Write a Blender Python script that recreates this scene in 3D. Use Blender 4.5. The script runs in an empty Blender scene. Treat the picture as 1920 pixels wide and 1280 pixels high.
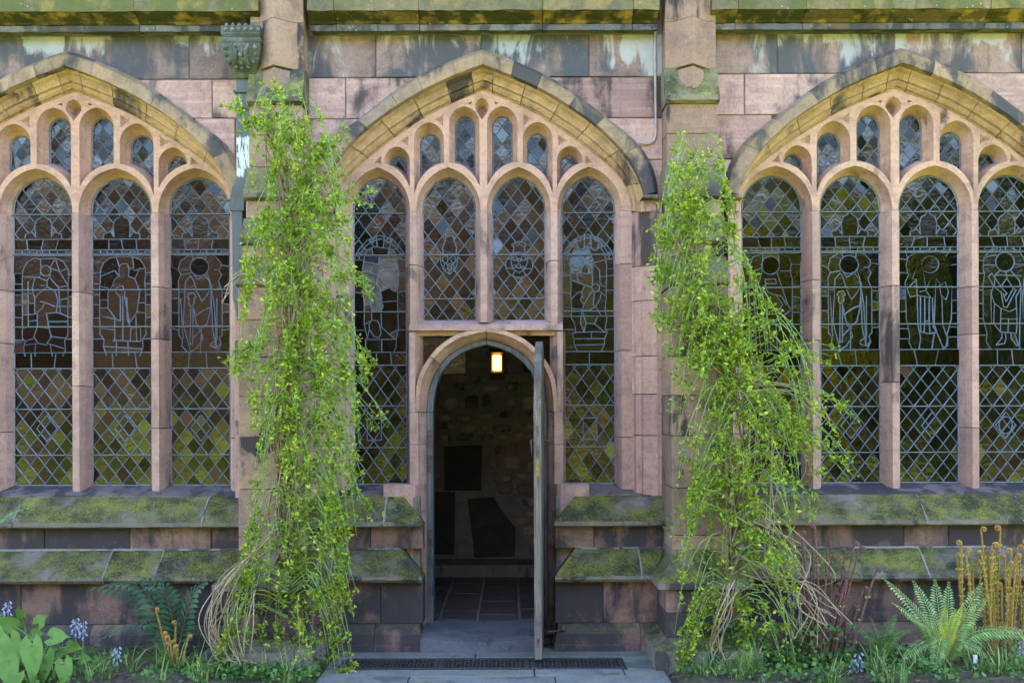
import bpy, math, random
import numpy as np
from mathutils import Vector, Matrix
from mathutils.geometry import delaunay_2d_cdt
R = math.radians
rng = random.Random(7)
nrg = np.random.default_rng(11)
scene = bpy.context.scene

# ------------------------------------------------------------------ camera, sky, sun, exposure
D, H, PPM = 8.5, 1.96, 220.0          # eye to wall face, eye height, photo pixels per metre on the wall face
cam_d = bpy.data.cameras.new('camera')
cam = bpy.data.objects.new('camera', cam_d)
scene.collection.objects.link(cam)
cam.location = (0, -D, H)
cam.rotation_euler = (R(90), R(0.2), 0)
cam_d.sensor_width = 36
cam_d.lens = 36 * (PPM * D) / 1920
cam_d.shift_y = 135 / 1920
cam_d.clip_end = 500
scene.camera = cam

SUN_EL, SUN_AZ = 50, 22               # the sun stands behind the building: its front is in open shade
world = bpy.data.worlds.new('World')
scene.world = world
world.use_nodes = True
wn = world.node_tree
bg = wn.nodes['Background']
sky = wn.nodes.new('ShaderNodeTexSky')
sky.sky_type = 'NISHITA'
sky.sun_disc = False
sky.sun_elevation = R(SUN_EL)
sky.sun_rotation = R(SUN_AZ)
sky.air_density = 1.0
sky.dust_density = 1.2
sky.ozone_density = 1.0
wn.links.new(sky.outputs[0], bg.inputs[0])
bg.inputs[1].default_value = 0.15
sun_d = bpy.data.lights.new('sun', 'SUN')
sun_d.energy = 4.0
sun_d.angle = R(0.5)
sun_d.color = (1.0, 0.955, 0.88)
sun = bpy.data.objects.new('sun', sun_d)
scene.collection.objects.link(sun)
sdir = Vector((math.sin(R(SUN_AZ)) * math.cos(R(SUN_EL)), math.cos(R(SUN_AZ)) * math.cos(R(SUN_EL)), math.sin(R(SUN_EL))))
sun.rotation_euler = sdir.to_track_quat('Z', 'Y').to_euler()
scene.view_settings.view_transform = 'Standard'
scene.view_settings.look = 'None'
scene.view_settings.exposure = 3.62
scene.view_settings.gamma = 1.0
scene.view_settings.use_curve_mapping = False
cy = scene.cycles
cy.use_denoising = True
cy.max_bounces = 7
cy.diffuse_bounces = 2
cy.glossy_bounces = 4
cy.transparent_max_bounces = 10
cy.transmission_bounces = 4
cy.sample_clamp_indirect = 6

# ------------------------------------------------------------------ measuring helpers
def sc(y): return (D + y) / D / PPM
def X(px, y=0.0): return (px - 960) * sc(y)
def Z(py, y=0.0): return H + (775 - py) * sc(y)
def gy(py): return PPM * D * H / (py - 775) - D      # depth of a ground point

# ------------------------------------------------------------------ object helpers
col = scene.collection
WL = {}
def link(o, parent=None, loc=(0, 0, 0)):
    col.objects.link(o)
    o.location = loc
    WL[o.name] = Vector(loc)
    if parent is not None:
        o.parent = parent
        o.matrix_parent_inverse = Matrix.Translation(-WL[parent.name])
    return o
def tag(o, label=None, cat=None, group=None, kind=None):
    if label: o['label'] = label
    if cat: o['category'] = cat
    if group: o['group'] = group
    if kind: o['kind'] = kind
    return o
def thing(name, loc, label, cat, group=None, kind=None):
    o = bpy.data.objects.new(name, None)
    o.empty_display_size = 0.1
    link(o, None, loc)
    return tag(o, label, cat, group, kind)
def mesh(name, verts, faces, mat, parent=None, smooth=False, kind=None, label=None):
    n = len(verts)
    V = np.asarray(verts, dtype=np.float64)
    c = V.mean(axis=0) if n else np.zeros(3)
    me = bpy.data.meshes.new(name)
    me.from_pydata([tuple(v) for v in (V - c)], [], [tuple(f) for f in faces])
    if mat is not None: me.materials.append(mat)
    if smooth: me.polygons.foreach_set('use_smooth', [True] * len(me.polygons))
    me.update()
    o = bpy.data.objects.new(name, me)
    link(o, parent, tuple(c))
    if kind: o['kind'] = kind
    if label: o['label'] = label
    return o
def quads(name, V, mat, parent=None, kind=None, k=4, smooth=False):
    """V: (n*k,3) array, one k-gon for each k rows"""
    V = np.asarray(V, dtype=np.float32).reshape(-1, 3)
    c = V.mean(axis=0); V = V - c
    nf = len(V) // k
    me = bpy.data.meshes.new(name)
    me.vertices.add(len(V)); me.vertices.foreach_set('co', V.ravel())
    me.loops.add(nf * k); me.loops.foreach_set('vertex_index', np.arange(nf * k, dtype=np.int32))
    me.polygons.add(nf)
    me.polygons.foreach_set('loop_start', np.arange(0, nf * k, k, dtype=np.int32))
    me.polygons.foreach_set('loop_total', np.full(nf, k, dtype=np.int32))
    me.materials.append(mat)
    me.update(calc_edges=True)
    o = bpy.data.objects.new(name, me)
    link(o, parent, tuple(float(a) for a in c))
    if kind: o['kind'] = kind
    return o
class MB:
    def __init__(s): s.v = []; s.f = []
    def add(s, v, f):
        b = len(s.v); s.v += [tuple(a) for a in v]; s.f += [tuple(i + b for i in q) for q in f]; return s
    def build(s, name, mat, parent=None, **k): return mesh(name, s.v, s.f, mat, parent, **k)
def boxvf(x0, x1, y0, y1, z0, z1):
    v = [(x0, y0, z0), (x1, y0, z0), (x1, y1, z0), (x0, y1, z0), (x0, y0, z1), (x1, y0, z1), (x1, y1, z1), (x0, y1, z1)]
    f = [(3, 2, 1, 0), (4, 5, 6, 7), (0, 1, 5, 4), (1, 2, 6, 5), (2, 3, 7, 6), (3, 0, 4, 7)]
    return v, f
def cboxvf(x0, x1, y0, y1, z0, z1, c=0.006):
    """box with chamfered edges"""
    v = []; f = []
    P = lambda *a: v.append(a) or len(v) - 1
    idx = {}
    for i, x in enumerate((x0, x1)):
        for j, y in enumerate((y0, y1)):
            for k, z in enumerate((z0, z1)):
                sx, sy, sz = (1 - 2 * i) * c, (1 - 2 * j) * c, (1 - 2 * k) * c
                idx[i, j, k] = (P(x, y + sy, z + sz), P(x + sx, y, z + sz), P(x + sx, y + sy, z))
    for i in (0, 1):
        q = [idx[i, 0, 0][0], idx[i, 0, 1][0], idx[i, 1, 1][0], idx[i, 1, 0][0]]; f.append(q if i == 0 else q[::-1])
        q = [idx[0, i, 0][1], idx[1, i, 0][1], idx[1, i, 1][1], idx[0, i, 1][1]]; f.append(q if i == 0 else q[::-1])
        q = [idx[0, 0, i][2], idx[0, 1, i][2], idx[1, 1, i][2], idx[1, 0, i][2]]; f.append(q if i == 0 else q[::-1])
    for a in (0, 1):
        for b in (0, 1):
            f.append([idx[0, a, b][1], idx[1, a, b][1], idx[1, a, b][2], idx[0, a, b][2]])
            f.append([idx[a, 0, b][0], idx[a, 1, b][0], idx[a, 1, b][2], idx[a, 0, b][2]])
            f.append([idx[a, b, 0][0], idx[a, b, 1][0], idx[a, b, 1][1], idx[a, b, 0][1]])
    for t in idx.values(): f.append(t)
    return v, f
def area2(p): return 0.5 * sum(p[i][0] * p[(i + 1) % len(p)][1] - p[(i + 1) % len(p)][0] * p[i][1] for i in range(len(p)))
def ccw(p): return list(p) if area2(p) > 0 else list(p)[::-1]
def inset(p, d):
    n = len(p); out = []
    for i in range(n):
        a, b, c = Vector(p[i - 1]), Vector(p[i]), Vector(p[(i + 1) % n])
        e1, e2 = (b - a), (c - b)
        if e1.length < 1e-9 or e2.length < 1e-9: out.append(tuple(b)); continue
        e1.normalize(); e2.normalize()
        n1, n2 = Vector((-e1.y, e1.x)), Vector((-e2.y, e2.x))
        m = n1 + n2
        if m.length < 1e-6: m = n1
        m.normalize()
        k = d / max(0.35, m.dot(n1))
        out.append((b.x + m.x * k, b.y + m.y * k))
    return out
def prismvf(poly, yf, yb, ch=0.005, gap=0.0015, jit=0.0):
    """polygon in (x,z) facing the camera, chamfered front arris"""
    p = ccw(poly)
    if gap: p = inset(p, gap)
    q = inset(p, ch); n = len(p)
    J = lambda: rng.uniform(-jit, jit) if jit else 0
    v = [(a + J(), yf + J() * .6, b + J()) for a, b in q] + [(a, yf + ch * 1.2, b) for a, b in p] + [(a, yb, b) for a, b in p]
    f = [tuple(range(n))]
    for r in (0, 1):
        for i in range(n):
            j = (i + 1) % n
            f.append((r * n + i, r * n + n + i, r * n + n + j, r * n + j))
    f.append(tuple(range(3 * n - 1, 2 * n - 1, -1)))
    return v, f
def prism(name, poly, yf, yb, mat, parent, ch=0.005, gap=0.0015, jit=0.0, **k):
    v, f = prismvf(poly, yf, yb, ch, gap, jit)
    return mesh(name, v, f, mat, parent, **k)
def rect(x0, x1, z0, z1): return [(x0, z0), (x1, z0), (x1, z1), (x0, z1)]
def inpoly(p, q):
    x, y = p; c = False; n = len(q); j = n - 1
    for i in range(n):
        if (q[i][1] > y) != (q[j][1] > y) and x < (q[j][0] - q[i][0]) * (y - q[i][1]) / (q[j][1] - q[i][1]) + q[i][0]: c = not c
        j = i
    return c
def subtract(poly, hole):
    """regions of poly outside hole"""
    vs = [Vector(a) for a in poly] + [Vector(a) for a in hole]
    n, m = len(poly), len(hole)
    es = [(i, (i + 1) % n) for i in range(n)] + [(n + i, n + (i + 1) % m) for i in range(m)]
    r = delaunay_2d_cdt(vs, es, [], 0, 1e-6)
    return regions(r, lambda c: inpoly(c, poly) and not inpoly(c, hole))
def regions(r, keep):
    """merge the triangles of a CDT across the edges that are no constraints; return boundary loops"""
    vv, ee, ff, _, oe, _ = r
    cons = {tuple(sorted(e)) for e, o in zip(ee, oe) if o}
    par = list(range(len(ff)))
    def fd(a):
        while par[a] != a: par[a] = par[par[a]]; a = par[a]
        return a
    em = {}
    ok = []
    for i, t in enumerate(ff):
        c = (sum(vv[k][0] for k in t) / 3, sum(vv[k][1] for k in t) / 3)
        ok.append(keep(c))
        for a in range(3): em.setdefault(tuple(sorted((t[a], t[(a + 1) % 3]))), []).append(i)
    for e, fs in em.items():
        if e not in cons and len(fs) == 2 and ok[fs[0]] and ok[fs[1]]: par[fd(fs[0])] = fd(fs[1])
    groups = {}
    for i in range(len(ff)):
        if ok[i]: groups.setdefault(fd(i), []).append(ff[i])
    out = []
    for g in groups.values():
        cnt = {}
        for t in g:
            for a in range(3):
                e = (t[a], t[(a + 1) % 3])
                if (e[1], e[0]) in cnt: del cnt[(e[1], e[0])]
                else: cnt[e] = 1
        nx = {a: b for a, b in cnt}
        if not nx: continue
        s = next(iter(nx)); loop = [s]; k = nx[s]
        while k != s and len(loop) < 400: loop.append(k); k = nx.get(k, s)
        out.append((ccw([tuple(vv[k]) for k in loop]), [[tuple(vv[k]) for k in t] for t in g]))
    return out
def catmull(pts, n):
    P = np.array(pts, float); P = np.vstack([2 * P[0] - P[1], P, 2 * P[-1] - P[-2]])
    out = []
    for i in range(1, len(P) - 2):
        for t in np.linspace(0, 1, 12, endpoint=False):
            a, b, c, d = P[i - 1:i + 3]
            out.append(0.5 * ((2 * b) + (c - a) * t + (2 * a - 5 * b + 4 * c - d) * t * t + (3 * b - a - 3 * c + d) * t ** 3))
    out.append(P[-2]); out = np.array(out)
    s = np.concatenate([[0], np.cumsum(np.linalg.norm(np.diff(out, axis=0), axis=1))]); s /= s[-1]
    u = np.linspace(0, 1, n)
    return np.stack([np.interp(u, s, out[:, k]) for k in range(out.shape[1])], 1)
def tubevf(pts, rad, seg=6, flat=1.0, cap=True):
    P = np.array(pts, float); n = len(P)
    rad = np.broadcast_to(np.array(rad, float), (n,))
    T = np.gradient(P, axis=0); T /= np.linalg.norm(T, axis=1)[:, None] + 1e-12
    up = np.array([0, 0, 1.0]) if abs(T[0][2]) < 0.9 else np.array([0, 1.0, 0])
    v = []; f = []
    A = np.cross(T[0], up); A /= np.linalg.norm(A)
    for i in range(n):
        A = A - T[i] * A.dot(T[i]); A /= np.linalg.norm(A) + 1e-12
        B = np.cross(T[i], A)
        for k in range(seg):
            a = 2 * math.pi * k / seg
            v.append(P[i] + rad[i] * (A * math.cos(a) + B * math.sin(a) * flat))
        if i:
            for k in range(seg):
                k2 = (k + 1) % seg
                f.append(((i - 1) * seg + k, (i - 1) * seg + k2, i * seg + k2, i * seg + k))
    if cap: f += [tuple(range(seg - 1, -1, -1)), tuple(range((n - 1) * seg, n * seg))]
    return v, f

# ------------------------------------------------------------------ material helpers
class NT:
    def __init__(s, name):
        s.m = bpy.data.materials.new(name); s.m.use_nodes = True
        s.t = s.m.node_tree; s.n = s.t.nodes; s.l = s.t.links
        s.bsdf = s.n['Principled BSDF']; s.out = s.n['Material Output']
        s.bsdf.inputs['Roughness'].default_value = 0.85
        s.bsdf.inputs['Specular IOR Level'].default_value = 0.25
    def node(s, t, **k):
        o = s.n.new('ShaderNode' + t)
        for a, b in k.items(): setattr(o, a, b)
        return o
    def put(s, i, v):
        if isinstance(v, bpy.types.NodeSocket): s.l.new(v, i)
        elif v is not None:
            i.default_value = (*v, 1) if (isinstance(v, tuple) and len(v) == 3 and i.type == 'RGBA') else v
    def math(s, op, a, b=None, c=None, clamp=False):
        o = s.node('Math', operation=op, use_clamp=clamp)
        for k, v in enumerate((a, b, c)):
            if v is not None: s.put(o.inputs[k], v)
        return o.outputs[0]
    def vmath(s, op, a, b=None):
        o = s.node('VectorMath', operation=op); s.put(o.inputs[0], a)
        if b is not None: s.put(o.inputs[1], b)
        return o.outputs[0]
    def mix(s, fac, a, b, blend='MIX'):
        o = s.node('Mix', data_type='RGBA', blend_type=blend)
        s.put(o.inputs[0], fac); s.put(o.inputs[6], a); s.put(o.inputs[7], b)
        return o.outputs[2]
    def noise(s, vec, scale, detail=4, rough=0.55, dist=0.0):
        o = s.node('TexNoise'); s.put(o.inputs['Vector'], vec)
        o.inputs['Scale'].default_value = scale; o.inputs['Detail'].default_value = detail
        o.inputs['Roughness'].default_value = rough; o.inputs['Distortion'].default_value = dist
        return o.outputs[0]
    def ramp(s, fac, lo, hi, a=0.0, b=1.0):
        o = s.node('MapRange'); o.interpolation_type = 'SMOOTHSTEP'
        s.put(o.inputs[0], fac); s.put(o.inputs[1], lo); s.put(o.inputs[2], hi); s.put(o.inputs[3], a); s.put(o.inputs[4], b)
        return o.outputs[0]
    def cramp(s, fac, stops):
        o = s.node('ValToRGB'); s.put(o.inputs[0], fac)
        e = o.color_ramp.elements
        while len(e) < len(stops): e.new(0.5)
        for k, (p, c) in enumerate(stops): e[k].position = p; e[k].color = (*c, 1)
        return o.outputs[0]
    def mapping(s, vec, scale=(1, 1, 1), rot=(0, 0, 0)):
        o = s.node('Mapping'); s.put(o.inputs[0], vec)
        o.inputs['Scale'].default_value = scale; o.inputs['Rotation'].default_value = rot
        return o.outputs[0]
    def pos(s): return s.node('NewGeometry').outputs['Position']
    def normal(s): return s.node('NewGeometry').outputs['True Normal']
    def rnd(s): return s.node('ObjectInfo').outputs['Random']
    def island(s): return s.node('NewGeometry').outputs['Random Per Island']
    def sep(s, v): o = s.node('SeparateXYZ'); s.put(o.inputs[0], v); return o.outputs
    def bump(s, h, dist=0.004, strength=1.0):
        o = s.node('Bump'); o.inputs['Strength'].default_value = strength; o.inputs['Distance'].default_value = dist
        s.put(o.inputs['Height'], h); return o.outputs[0]
    def color(s, c): s.put(s.bsdf.inputs['Base Color'], c); return s

def stone(name, cols, soot=0.35, moss=0.0, white=0.0, lichen=0.15, sootcol=(0.021, 0.021, 0.027), rnd_w=1.0, thr=0.53, mosscol=((0.02, 0.026, 0.009), (0.21, 0.2, 0.035)), ochre=0.0, soft=0.025):
    t = NT(name); p0 = t.pos(); r = t.rnd()
    off = t.vmath('MULTIPLY', t.node('CombineXYZ').outputs[0], (1, 1, 1))
    cx = t.node('CombineXYZ'); t.put(cx.inputs[0], t.math('MULTIPLY', r, 41.0)); t.put(cx.inputs[1], t.math('MULTIPLY', r, 17.0)); t.put(cx.inputs[2], t.math('MULTIPLY', r, 29.0))
    p = t.vmath('ADD', p0, cx.outputs[0])
    c = t.cramp(t.math('FRACT', t.math('MULTIPLY', r, 7.31)), [(i / (len(cols) - 1), k) for i, k in enumerate(cols)])
    big = t.noise(p, 1.3, 3)
    c = t.mix(t.ramp(big, 0.42, 0.66, 0, 0.55), c, cols[0])
    # bedding bands, tilted a little
    bed = t.noise(t.mapping(p, (0.6, 0.6, 16), (0.0, 0.12, 0)), 1.6, 4, 0.6)
    c = t.mix(t.ramp(bed, 0.45, 0.75, 0, 0.35), c, tuple(min(1, k * 1.35 + 0.02) for k in cols[-1]))
    c = t.mix(t.ramp(t.noise(t.mapping(p, (1, 1, 5), (0, .3, 0)), 3.0, 5), 0.5, 0.72, 0, 0.35), c, tuple(k * 0.5 for k in cols[0]))
    grain = t.noise(p, 160, 2, 0.7)
    c = t.mix(0.5, c, t.mix(t.ramp(grain, 0.3, 0.7), tuple(k * 0.55 for k in cols[0]), tuple(min(1, k * 1.5) for k in cols[-1])), 'MIX') if False else t.mix(t.ramp(grain, 0.35, 0.75, 0, 0.28), c, tuple(k * 0.5 for k in cols[0]))
    c = t.mix(t.ramp(t.noise(p, 5.5, 6, 0.65, .4), 0.48, 0.62, 0, 0.5), c, (cols[0][0] * .55, cols[0][1] * .58, cols[0][2] * .68))
    c = t.mix(t.ramp(t.noise(p, 38, 6, 0.75), 0.5, 0.64, 0, 0.42), c, tuple(k * 0.42 for k in cols[0]))
    c = t.mix(t.ramp(t.noise(p, 60, 4, 0.7), 0.56, 0.7, 0, 0.35), c, tuple(min(1, k * 1.5) for k in cols[1]))
    if soot > 0:
        n1 = t.noise(t.mapping(p, (1.0, 1.0, 0.62)), 2.3, 12, 0.66, 0.5)
        n2 = t.noise(t.mapping(p, (4.5, 4.5, 0.7)), 1.5, 4, 0.6)
        m = t.math('ADD', t.math('MULTIPLY', n1, 0.68), t.math('MULTIPLY', n2, 0.32))
        m = t.math('ADD', m, t.math('MULTIPLY', t.math('SUBTRACT', t.math('FRACT', t.math('MULTIPLY', r, 3.77)), 0.5), 0.12 * rnd_w))
        c = t.mix(t.ramp(m, thr - 0.16, thr + 0.02, 0, soot * 0.4), c, tuple(k * 0.4 for k in cols[1]))
        c = t.mix(t.ramp(m, thr - soft, thr + soft * 1.3, 0, soot), c, sootcol)
    if white > 0:
        w = t.noise(t.mapping(p, (4.5, 4.5, 1.3)), 1.3, 8, 0.65, 1.2)
        zz = t.sep(p0)[2]
        w = t.math('ADD', w, t.ramp(zz, 4.72, 5.24, -0.22, 0.03))
        w = t.math('ADD', w, t.math('MULTIPLY', t.math('SUBTRACT', t.noise(p, 1.9, 3), 0.5), 1.1))
        c = t.mix(t.ramp(w, 0.46, 0.62, 0, white), c, (0.43, 0.43, 0.45))
    if ochre > 0:
        c = t.mix(t.ramp(t.noise(p, 5, 5, .6), 0.5, 0.68, 0, ochre), c, (0.42, 0.25, 0.06))
    if lichen > 0:
        vo = t.node('TexVoronoi'); t.put(vo.inputs['Vector'], t.vmath('ADD', p, t.vmath('SCALE', t.node('TexNoise').outputs[1])) if False else p); vo.inputs['Scale'].default_value = 26
        sp = t.math('MULTIPLY', t.ramp(vo.outputs[0], 0.06, 0.2, 1, 0), t.ramp(t.noise(p, 4, 3), 0.55, 0.66))
        c = t.mix(t.math('MULTIPLY', sp, lichen), c, (0.48, 0.5, 0.46))
    if moss > 0:
        nz = t.sep(t.normal())[2]
        mn = t.noise(t.mapping(p, (1, 1, 1)), 3.2, 7, 0.65)
        mf = t.noise(p, 55, 4, 0.7)
        fac = t.math('MULTIPLY', t.ramp(nz, 0.05, 0.4, 0.12, 1), t.ramp(t.math('ADD', t.math('MULTIPLY', mn, .8), t.math('MULTIPLY', mf, .2)), 0.36, 0.55))
        c = t.mix(t.math('MULTIPLY', fac, moss), c, t.mix(t.ramp(t.math('ADD', t.math('MULTIPLY', mf, .5), t.math('MULTIPLY', t.noise(p, 6, 3), .5)), 0.38, 0.64), mosscol[0], mosscol[1]))
    t.color(c)
    tool = t.noise(t.mapping(p, (60, 60, 9), (0, 0.5, 0)), 1.6, 2)
    h = t.math('ADD', t.math('MULTIPLY', grain, 0.35), t.math('ADD', t.math('MULTIPLY', tool, 0.3), t.math('MULTIPLY', t.noise(p, 14, 6, 0.6), 1.0)))
    if moss > 0.5: h = t.math('ADD', h, t.math('MULTIPLY', t.math('MULTIPLY', fac, mf), 3.0))
    t.put(t.bsdf.inputs['Normal'], t.bump(h, 0.009, 0.9))
    return t.m

PINK = [(0.46, 0.25, 0.175), (0.54, 0.31, 0.225), (0.58, 0.355, 0.26), (0.49, 0.275, 0.20)]
M = {}
M['wall'] = stone('pink_sandstone_ashlar', [(0.38, 0.21, 0.185), (0.53, 0.33, 0.28), (0.25, 0.13, 0.125), (0.58, 0.385, 0.33)], soot=0.82, thr=0.57, soft=0.045)
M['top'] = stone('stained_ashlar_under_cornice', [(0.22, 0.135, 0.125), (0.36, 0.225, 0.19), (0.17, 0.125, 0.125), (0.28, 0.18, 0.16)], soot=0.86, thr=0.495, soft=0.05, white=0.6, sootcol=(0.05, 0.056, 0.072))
M['tracery'] = stone('warm_tracery_sandstone', PINK, soot=0.78, thr=0.605, soft=0.045, lichen=0.05)
M['mullion'] = stone('mullion_sandstone', [(0.43, 0.245, 0.20), (0.55, 0.335, 0.275), (0.34, 0.19, 0.165)], soot=0.82, thr=0.58, soft=0.04, lichen=0.05)
M['arch'] = stone('arch_sandstone', [(0.38, 0.22, 0.12), (0.49, 0.30, 0.165), (0.43, 0.26, 0.145)], soot=0.85, thr=0.57, soft=0.04)
M['hood'] = stone('weathered_hood_sandstone', [(0.30, 0.19, 0.12), (0.42, 0.27, 0.17), (0.24, 0.17, 0.135)], soot=0.9, thr=0.515, soft=0.045, sootcol=(0.04, 0.04, 0.05), moss=0.25, lichen=0.4)
M['jamb'] = stone('jamb_sandstone', [(0.45, 0.255, 0.21), (0.57, 0.35, 0.285), (0.35, 0.19, 0.165)], soot=0.82, thr=0.585, soft=0.04)
M['base'] = stone('sooty_plinth_sandstone', [(0.19, 0.11, 0.09), (0.33, 0.19, 0.145), (0.15, 0.09, 0.08)], soot=0.94, thr=0.45, soft=0.05, sootcol=(0.036, 0.031, 0.036), lichen=0.3, moss=0.25)
M['ledge'] = stone('mossy_ledge_sandstone', [(0.19, 0.155, 0.13), (0.26, 0.21, 0.17), (0.15, 0.13, 0.12)], soot=0.85, thr=0.53, moss=0.92, lichen=0.9)
M['cap'] = stone('lichened_buttress_weathering', [(0.2, 0.16, 0.11), (0.28, 0.22, 0.15), (0.16, 0.13, 0.11)], soot=0.8, thr=0.55, moss=0.85, lichen=0.9, mosscol=((0.06, 0.07, 0.02), (0.30, 0.28, 0.07)))
M['sill'] = stone('dark_sill_sandstone', [(0.14, 0.105, 0.10), (0.2, 0.14, 0.12), (0.12, 0.10, 0.10)], soot=0.8, thr=0.5, lichen=0.3)
M['cornice'] = stone('mossy_cornice_sandstone', [(0.13, 0.10, 0.05), (0.22, 0.15, 0.06), (0.09, 0.075, 0.045)], soot=0.9, thr=0.49, moss=0.9, lichen=1.0, ochre=0.55)
M['butt'] = stone('buttress_sandstone', [(0.28, 0.165, 0.12), (0.40, 0.25, 0.17), (0.2, 0.13, 0.10)], soot=0.9, thr=0.57, lichen=0.3)
M['slab'] = stone('grey_flagstone', [(0.14, 0.138, 0.138), (0.19, 0.185, 0.18), (0.12, 0.12, 0.126)], soot=0.5, thr=0.56, moss=0.22, lichen=0.3)
M['step'] = stone('worn_grey_threshold', [(0.085, 0.087, 0.093), (0.12, 0.12, 0.125), (0.07, 0.072, 0.08)], soot=0.6, thr=0.54, moss=0.0, lichen=0.4)
M['mortar'] = stone('lime_mortar', [(0.2, 0.16, 0.13), (0.26, 0.21, 0.17), (0.16, 0.13, 0.11)], soot=0.6, thr=0.53)
M['rubble'] = stone('cloister_rubble', [(0.24, 0.17, 0.13), (0.5, 0.38, 0.29), (0.13, 0.10, 0.085)], soot=0.7, thr=0.55)
M['imortar'] = stone('cloister_mortar', [(0.2, 0.165, 0.135), (0.24, 0.2, 0.165), (0.17, 0.14, 0.12)], soot=0.2, thr=0.6)
M['memorial'] = stone('dark_memorial_slab', [(0.05, 0.04, 0.036), (0.07, 0.055, 0.05), (0.04, 0.035, 0.033)], soot=0.4)
M['tile'] = stone('cloister_floor_flag', [(0.085, 0.065, 0.058), (0.12, 0.088, 0.075), (0.07, 0.055, 0.052)], soot=0.4, lichen=0)
M['tile'].node_tree.nodes['Principled BSDF'].inputs['Roughness'].default_value = 0.5
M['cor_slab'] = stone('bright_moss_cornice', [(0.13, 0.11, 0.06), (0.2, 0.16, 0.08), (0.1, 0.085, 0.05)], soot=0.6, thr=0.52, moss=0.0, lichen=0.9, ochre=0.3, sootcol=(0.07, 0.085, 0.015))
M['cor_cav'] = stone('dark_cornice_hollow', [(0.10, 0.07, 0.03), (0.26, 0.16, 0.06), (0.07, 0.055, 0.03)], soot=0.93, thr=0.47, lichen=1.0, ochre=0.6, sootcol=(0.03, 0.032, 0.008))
M['cor_fil'] = stone('blue_grey_cornice_fillet', [(0.14, 0.13, 0.13), (0.2, 0.18, 0.17), (0.10, 0.10, 0.11)], soot=0.7, thr=0.5, lichen=0.6, ochre=0.2)
M['pale_mortar'] = stone('pale_lime_pointing', [(0.24, 0.22, 0.205), (0.34, 0.31, 0.29), (0.18, 0.17, 0.165)], soot=0.75, thr=0.52, lichen=0)
M['range'] = stone('sunlit_sandstone_range', [(0.34, 0.18, 0.09), (0.42, 0.24, 0.125), (0.25, 0.13, 0.075)], soot=0.85, thr=0.51)

def simple(name, c, rough=0.6, metal=0.0, nscale=40, nvar=0.35, bump=0.002, spec=0.3):
    t = NT(name); p = t.pos()
    n = t.noise(p, nscale, 5, 0.6)
    t.color(t.mix(t.ramp(n, 0.3, 0.7, 0, 1), tuple(k * (1 - nvar) for k in c), tuple(min(1, k * (1 + nvar)) for k in c)))
    t.bsdf.inputs['Roughness'].default_value = rough; t.bsdf.inputs['Metallic'].default_value = metal
    t.bsdf.inputs['Specular IOR Level'].default_value = spec
    if bump: t.put(t.bsdf.inputs['Normal'], t.bump(n, bump, 0.6))
    return t.m
M['lead'] = simple('weathered_lead_came', (0.21, 0.26, 0.35), 0.42, 0.35, 60, 0.3, 0.001, 0.5)
M['bar'] = simple('iron_saddle_bar', (0.13, 0.15, 0.18), 0.55, 0.2, 60, 0.3, 0.001)
M['iron'] = simple('cast_iron_grating', (0.05, 0.045, 0.045), 0.6, 0.5, 90, 0.5, 0.001)
M['hinge'] = simple('rusted_iron_fitting', (0.09, 0.06, 0.055), 0.6, 0.4, 50, 0.5, 0.001)
M['brass'] = simple('brass_lock_plate', (0.22, 0.15, 0.06), 0.45, 0.8, 60, 0.3, 0.0)
M['conduit'] = simple('grey_pvc_cable', (0.30, 0.25, 0.23), 0.6, 0, 20, 0.2, 0)
M['white_tag'] = simple('white_plastic', (0.7, 0.72, 0.72), 0.5, 0, 20, 0.1, 0)
def lead_pipe():
    t = NT('painted_lead_pipe'); p = t.pos()
    z = t.sep(p)[2]
    n = t.noise(t.mapping(p, (30, 30, 6)), 1.6, 5, 0.7)
    band = t.math('MULTIPLY', t.ramp(z, 3.84, 3.98, 0, 1), t.ramp(z, 4.26, 4.34, 1, 0))
    k = t.ramp(t.math('ADD', n, t.math('MULTIPLY', t.math('SUBTRACT', band, 1), .6)), 0.40, 0.50, 0, .85)
    c = t.mix(k, t.mix(n, (0.05, 0.055, 0.065), (0.13, 0.14, 0.16)), (0.6, 0.6, 0.62))
    t.color(c); t.bsdf.inputs['Roughness'].default_value = 0.6
    t.put(t.bsdf.inputs['Normal'], t.bump(n, 0.002, 0.5)); return t.m
M['pipe'] = lead_pipe()
M['hopper'] = stone('lichened_lead_hopper', [(0.11, 0.12, 0.115), (0.2, 0.21, 0.19), (0.09, 0.09, 0.08)], soot=0.8, moss=0.5, lichen=1.0, sootcol=(0.05, 0.05, 0.04))
def wood(name, a, b):
    t = NT(name); p = t.pos()
    g = t.noise(t.mapping(p, (45, 45, 1.5)), 2.0, 6, 0.65, 0.4)
    c = t.mix(t.ramp(g, 0.3, 0.7), a, b)
    c = t.mix(t.ramp(t.noise(p, 3, 4), 0.5, 0.7, 0, 0.6), c, tuple(k * 0.4 for k in a))
    t.color(c); t.bsdf.inputs['Roughness'].default_value = 0.65
    t.put(t.bsdf.inputs['Normal'], t.bump(g, 0.004, 0.8)); return t.m
M['oak'] = wood('weathered_oak', (0.05, 0.042, 0.036), (0.19, 0.16, 0.13))
M['frame'] = wood('grey_painted_oak_frame', (0.06, 0.058, 0.06), (0.15, 0.145, 0.145))

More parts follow.
